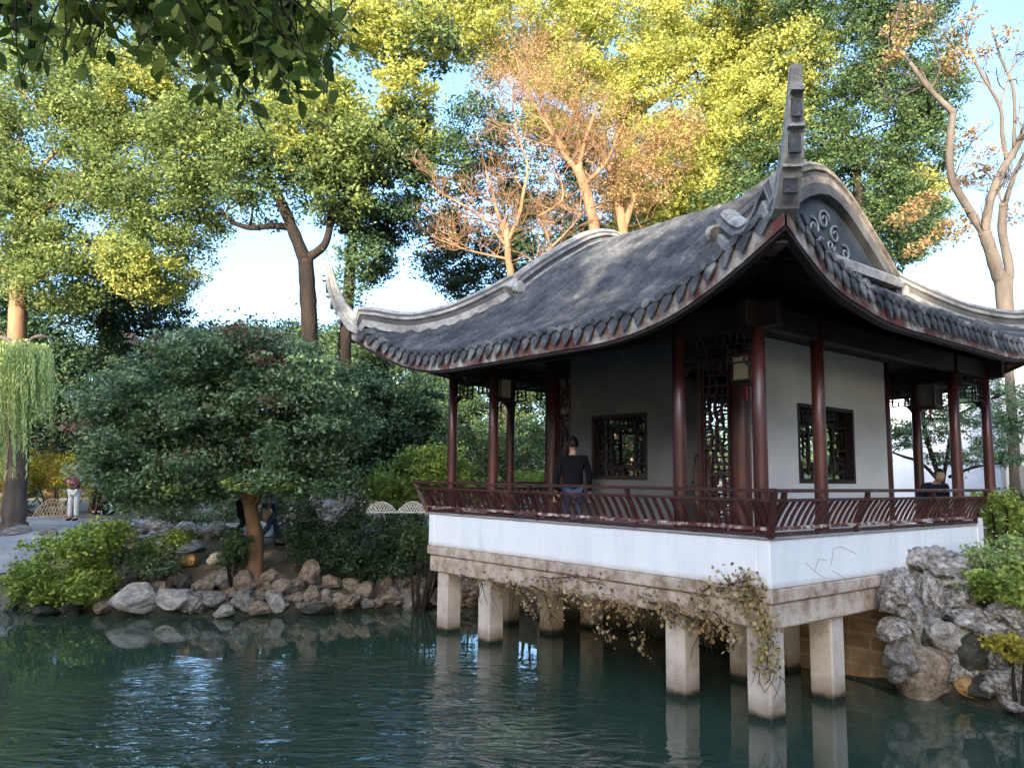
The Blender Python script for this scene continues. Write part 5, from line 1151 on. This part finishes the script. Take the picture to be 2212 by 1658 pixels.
# pine in the courtyard behind the right end
make_tree('pine_tree', 'cloud pruned pine with flat green pads before the white courtyard wall', 'tree', 17.5,
    [([(2035, 1070), (2022, 1010), (2000, 940), (1995, 880), (2010, 830)], .07, .04), ([(2035, 1050), (2050, 960), (2060, 880)], .05, .03), ([(2030, 1040), (1990, 1000), (1950, 985), (1925, 975)], .045, .02), ([(2050, 1030), (2100, 1010), (2160, 1000)], .04, .02), ([(2060, 900), (2120, 870), (2170, 850)], .04, .02)],
    [(1945, 945, 40, 26), (1930, 925, 30, 20), (2030, 860, 60, 40), (2100, 890, 60, 34), (2010, 930, 40, 30), (2110, 985, 50, 22), (2150, 930, 60, 40), (2040, 990, 30, 16), (2180, 880, 40, 50), (2100, 830, 60, 30), (2180, 990, 24, 14)], 15000, .07, M['fol_pine'], M['bark_dark'], .2, seed=46, limb=.02, maxl=25, thick=.6, flat=.45)
# overhanging near leaves, limb reaching in from a tree left of the frame
def near_branch():
    base = at(-900, 1500, 6.5); zb = 0; base = np.array([base[0], base[1], max(gz(base[0], base[1]), 0)])
    rt = at(-620, -330, 5.0); t = thing('overhanging_tree', 'dark leafy branches hanging close overhead at the top left', 'tree', (rt[0], rt[1], 0)); off = np.array([rt[0], rt[1], 0]); nr = np.random.default_rng(8); rng = random.Random(8)
    mb = MB(); g0 = np.array([rt[0]-.5, rt[1]+.5, gz(rt[0], rt[1])-1.0])
    trunk_mesh(mb, [([g0-off, at(-640, 600, 5.1)-off, rt-off], .2, .14), ([rt-off, at(-200, -160, 4.6)-off, at(150, -90, 4.4)-off, at(480, -60, 4.2)-off, at(640, 20, 4.1)-off], .09, .02), ([rt-off, at(-200, -60, 4.8)-off, at(60, 20, 4.7)-off], .06, .015)], None, seed=8)
    anchors = []
    for (x0, y0, x1, y1, D, k) in ((480, -60, 700, 150, 4.0, 17), (380, -60, 520, 210, 4.1, 15), (250, -80, 330, 110, 4.4, 12), (520, -60, 640, 190, 3.9, 15), (60, -60, 60, 130, 4.7, 11), (-40, -60, 0, 90, 4.8, 9), (150, -80, 250, 40, 4.6, 9), (420, -60, 430, 100, 4.3, 9), (300, -80, 200, 120, 4.5, 7), (560, -60, 560, 120, 4.2, 12), (600, -60, 720, 60, 4.1, 11), (320, -80, 400, 60, 4.4, 9), (10, -60, 40, 60, 4.9, 8), (640, -60, 690, 100, 4.3, 10), (460, -60, 600, 110, 4.0, 12), (500, -60, 470, 60, 4.1, 9), (360, -60, 290, 40, 4.4, 9), (180, -60, 120, 80, 4.6, 9)):
        for r_ in range(5):
            a = at(x0+rng.gauss(0, 34), y0, D+rng.gauss(0, .2)); b_ = at(x1+rng.gauss(0, 34), y1+18+rng.gauss(0, 22), D+rng.gauss(0, .12)); P = curvy(a-off, b_-off, 7, .08, rng); mb.tube(P, [.008-.0008*i for i in range(8)], 4, False)
            for j in range(int(k*1.15)):
                u = rng.uniform(.05, 1.0); q = P[min(6, int(u*7))].lerp(P[min(7, int(u*7)+1)], u*7-int(u*7)); anchors.append((q, (P[-1]-P[0]).normalized()))
    mb.build('branch', M['bark_dark'], t, True)
    Vs = []; Fs = []; Ts = []; prof = [(0, 0), (.16, .19), (.4, .29), (.66, .24), (.86, .1), (1.0, 0)]
    for q, d in anchors:
        L_ = rng.uniform(.07, .125); dr = (Vector((rng.gauss(0, .8), rng.gauss(0, .8), rng.gauss(-.55, .5)))+d*.3).normalized(); n_ = Vector((rng.gauss(0, 1), rng.gauss(0, 1), rng.gauss(.2, .8))); n_ = (n_-dr*n_.dot(dr)).normalized(); sd = dr.cross(n_)
        st = q+dr*.02; b0 = len(Vs); cv = rng.uniform(.05, .2)
        mid = [st+dr*u*L_-n_*cv*L_*u*u for u, w_ in prof]; 
        for (u, w_), m_ in zip(prof, mid): Vs += [tuple(m_+sd*w_*L_+n_*w_*L_*.25), tuple(m_), tuple(m_-sd*w_*L_+n_*w_*L_*.25)]
        for i in range(5):
            for s_ in (0, 1): Fs.append((b0+3*i+s_, b0+3*i+s_+1, b0+3*i+4+s_, b0+3*i+3+s_))
        Ts += [rng.random()]*18
    link('leaves', np_mesh('leaves', np.array(Vs), np.array(Fs), M['fol_near'], True, np.array(Ts)), t)
near_branch()

# ------------------------------------------------------------------ background buildings
wa = on(1905, 1050, 0, 13.5); D1 = 21.5
p0, p1 = at(1890, 1060, 22.5), at(2330, 1060, 20.0)
t = thing('white_hall', 'tall white plastered hall wall rising behind the right side of the pavilion', 'building', (p0[0], p0[1], 1.3)); a, b_ = Vector((0, 0, 0)), Vector((p1[0]-p0[0], p1[1]-p0[1], 0)); d = b_.normalized(); nrm = Vector((-d.y, d.x, 0))
H = (1052-700)*m_per_px(21.5)+1.2
mb = MB(); mb.add([a, b_, b_+Vector((0, 0, H)), a+Vector((0, 0, H)), a+nrm*.4, b_+nrm*.4, b_+nrm*.4+Vector((0, 0, H)), a+nrm*.4+Vector((0, 0, H))], [(0, 1, 2, 3), (5, 4, 7, 6), (4, 0, 3, 7), (1, 5, 6, 2), (3, 2, 6, 7)])
mb.build('wall', M['white'], t)
MB().bar(a+Vector((0, 0, H+.08))+nrm*.2-d*.1, b_+Vector((0, 0, H+.08))+nrm*.2, .7, .14).build('coping', M['white'], t)
p0, p1 = at(2176, 1070, 18.4), at(2400, 1070, 17.6)
t = thing('side_building', 'sunlit tan building corner with a grey panel at the right edge', 'building', (p0[0], p0[1], 1.3)); a, b_ = Vector((0, 0, 0)), Vector((p1[0]-p0[0], p1[1]-p0[1], 0)); d = b_.normalized(); nrm = Vector((-d.y, d.x, 0))
mb = MB(); mb.add([a, b_, b_+Vector((0, 0, 4.7)), a+Vector((0, 0, 4.7)), a+nrm*.8, b_+nrm*.8, b_+nrm*.8+Vector((0, 0, 4.7)), a+nrm*.8+Vector((0, 0, 4.7))], [(0, 1, 2, 3), (5, 4, 7, 6), (4, 0, 3, 7), (1, 5, 6, 2), (3, 2, 6, 7)])
mb.build('wall', M['inner'], t)
MB().bar(a+d*.3-nrm*.03+Vector((0, 0, .2)), a+d*.3-nrm*.03+Vector((0, 0, 1.7)), .5, .05).build('panel', M['paving'], t)

# far belt of woodland closing the horizon
nr = np.random.default_rng(77)
bl = []
for px in range(-500, 2900, 150):
    D = 48+nr.uniform(-4, 8); top = nr.uniform(890, 960)
    bl.append((at(px, 985, D), (3.4, 2.0, 2.2+nr.uniform(0, .6))))
o = link('woodland', crown_mesh('woodland', bl, 60000, .38, M['fol_mid'], .9, .4, .7, seed=9)); tag(o, kind='stuff')

bl = []
for a_ in list(range(98, 190, 7))+list(range(238, 352, 7)):
    r_ = 27+nr.uniform(-1, 3); h_ = 11 if a_ < 190 else 14
    for z_ in (2.5, h_*.6, h_*.85): bl.append(((r_*math.cos(R(a_)), 3+r_*math.sin(R(a_)), z_), (2.6, 2.6, 2.8)))
o = link('woodland', crown_mesh('woodland', bl, 70000, .5, M['fol_dark'], 1.0, .3, .7, seed=10)); tag(o, kind='stuff')
# ------------------------------------------------------------------ trees on the near bank behind the viewpoint: their shade lies over the pond
SUN_AZ, SUN_EL = R(34), R(15.5)          # travel direction of the light / height of the sun
sd = np.array([math.cos(SUN_AZ), math.sin(SUN_AZ), 0]); sn = np.array([-sd[1], sd[0], 0])
mid0 = np.array([1.0, 3.0, 0])
proto = None
for k, (lat, dist, hgt, sc_) in enumerate(((-12, 38, 0, 1.2), (-7, 36, 0, 1.2), (-2, 37, 0, 1.18), (3, 36, 0, 1.2), (8, 38, 0, 1.2), (13, 36, 0, 1.15), (18, 38, 0, 1.15))):
    p = mid0-sd*dist+sn*lat; z0 = gz(p[0], p[1])
    if proto is None:
        proto = thing('shade_tree', 'tall evergreen on the near bank behind the viewpoint', 'tree', (p[0], p[1], z0), 0, 'evergreens on the near bank')
        cen = []; link('crown', crown_mesh('crown', [((0, 0, 9.5), (3.0, 3.0, 4.2)), ((0, 0, 5.2), (2.9, 2.9, 3.4)), ((0, 0, 12), (1.9, 1.9, 2.2))], 15000, .42, M['fol_mid'], .8, .2, .7, seed=5, centers_out=cen), proto)
        mb = MB(); trunk_mesh(mb, [([(0, 0, -.3), (.1, 0, 3), (0, .1, 8), (0, 0, 12)], .4, .12)], cen, .1, 30, 5); mb.build('trunk', M['bark_dark'], proto, True); pr = proto
    else:
        pr = proto.copy(); COL.objects.link(pr)
        for c in list(proto.children):
            q = c.copy(); COL.objects.link(q); q.parent = pr
        pr.location = tuple(map(float, (p[0], p[1], z0)))
    pr.scale = (sc_, sc_, sc_); pr.rotation_euler = (0, 0, k*1.1)

# ------------------------------------------------------------------ light
wd = bpy.data.worlds.new('World'); sc.world = wd; wd.use_nodes = True; nt = wd.node_tree; nt.nodes.clear()
sky = nt.nodes.new('ShaderNodeTexSky'); sky.sky_type = 'NISHITA'; sky.sun_disc = False; sky.sun_elevation = SUN_EL
sky.sun_rotation = math.atan2(-sd[0], -sd[1]); sky.altitude = 0; sky.air_density = 1.0; sky.dust_density = 4; sky.ozone_density = 3.8
bg = nt.nodes.new('ShaderNodeBackground'); bg.inputs[1].default_value = .15; wo = nt.nodes.new('ShaderNodeOutputWorld')
nt.links.new(sky.outputs[0], bg.inputs[0]); nt.links.new(bg.outputs[0], wo.inputs[0])
sl = bpy.data.lights.new('sun', 'SUN'); sl.energy = 3.3; sl.angle = R(.5); sl.color = (1, .87, .68); so = bpy.data.objects.new('sun', sl); COL.objects.link(so)
so.rotation_euler = Vector((sd[0]*math.cos(SUN_EL), sd[1]*math.cos(SUN_EL), -math.sin(SUN_EL))).to_track_quat('-Z', 'Y').to_euler()
vs_ = sc.view_settings; vs_.view_transform = 'Standard'; vs_.look = 'None'; vs_.gamma = 1; vs_.use_curve_mapping = False; vs_.exposure = 2.45
sc.cycles.max_bounces = 5; sc.cycles.diffuse_bounces = 3; sc.cycles.use_denoising = True
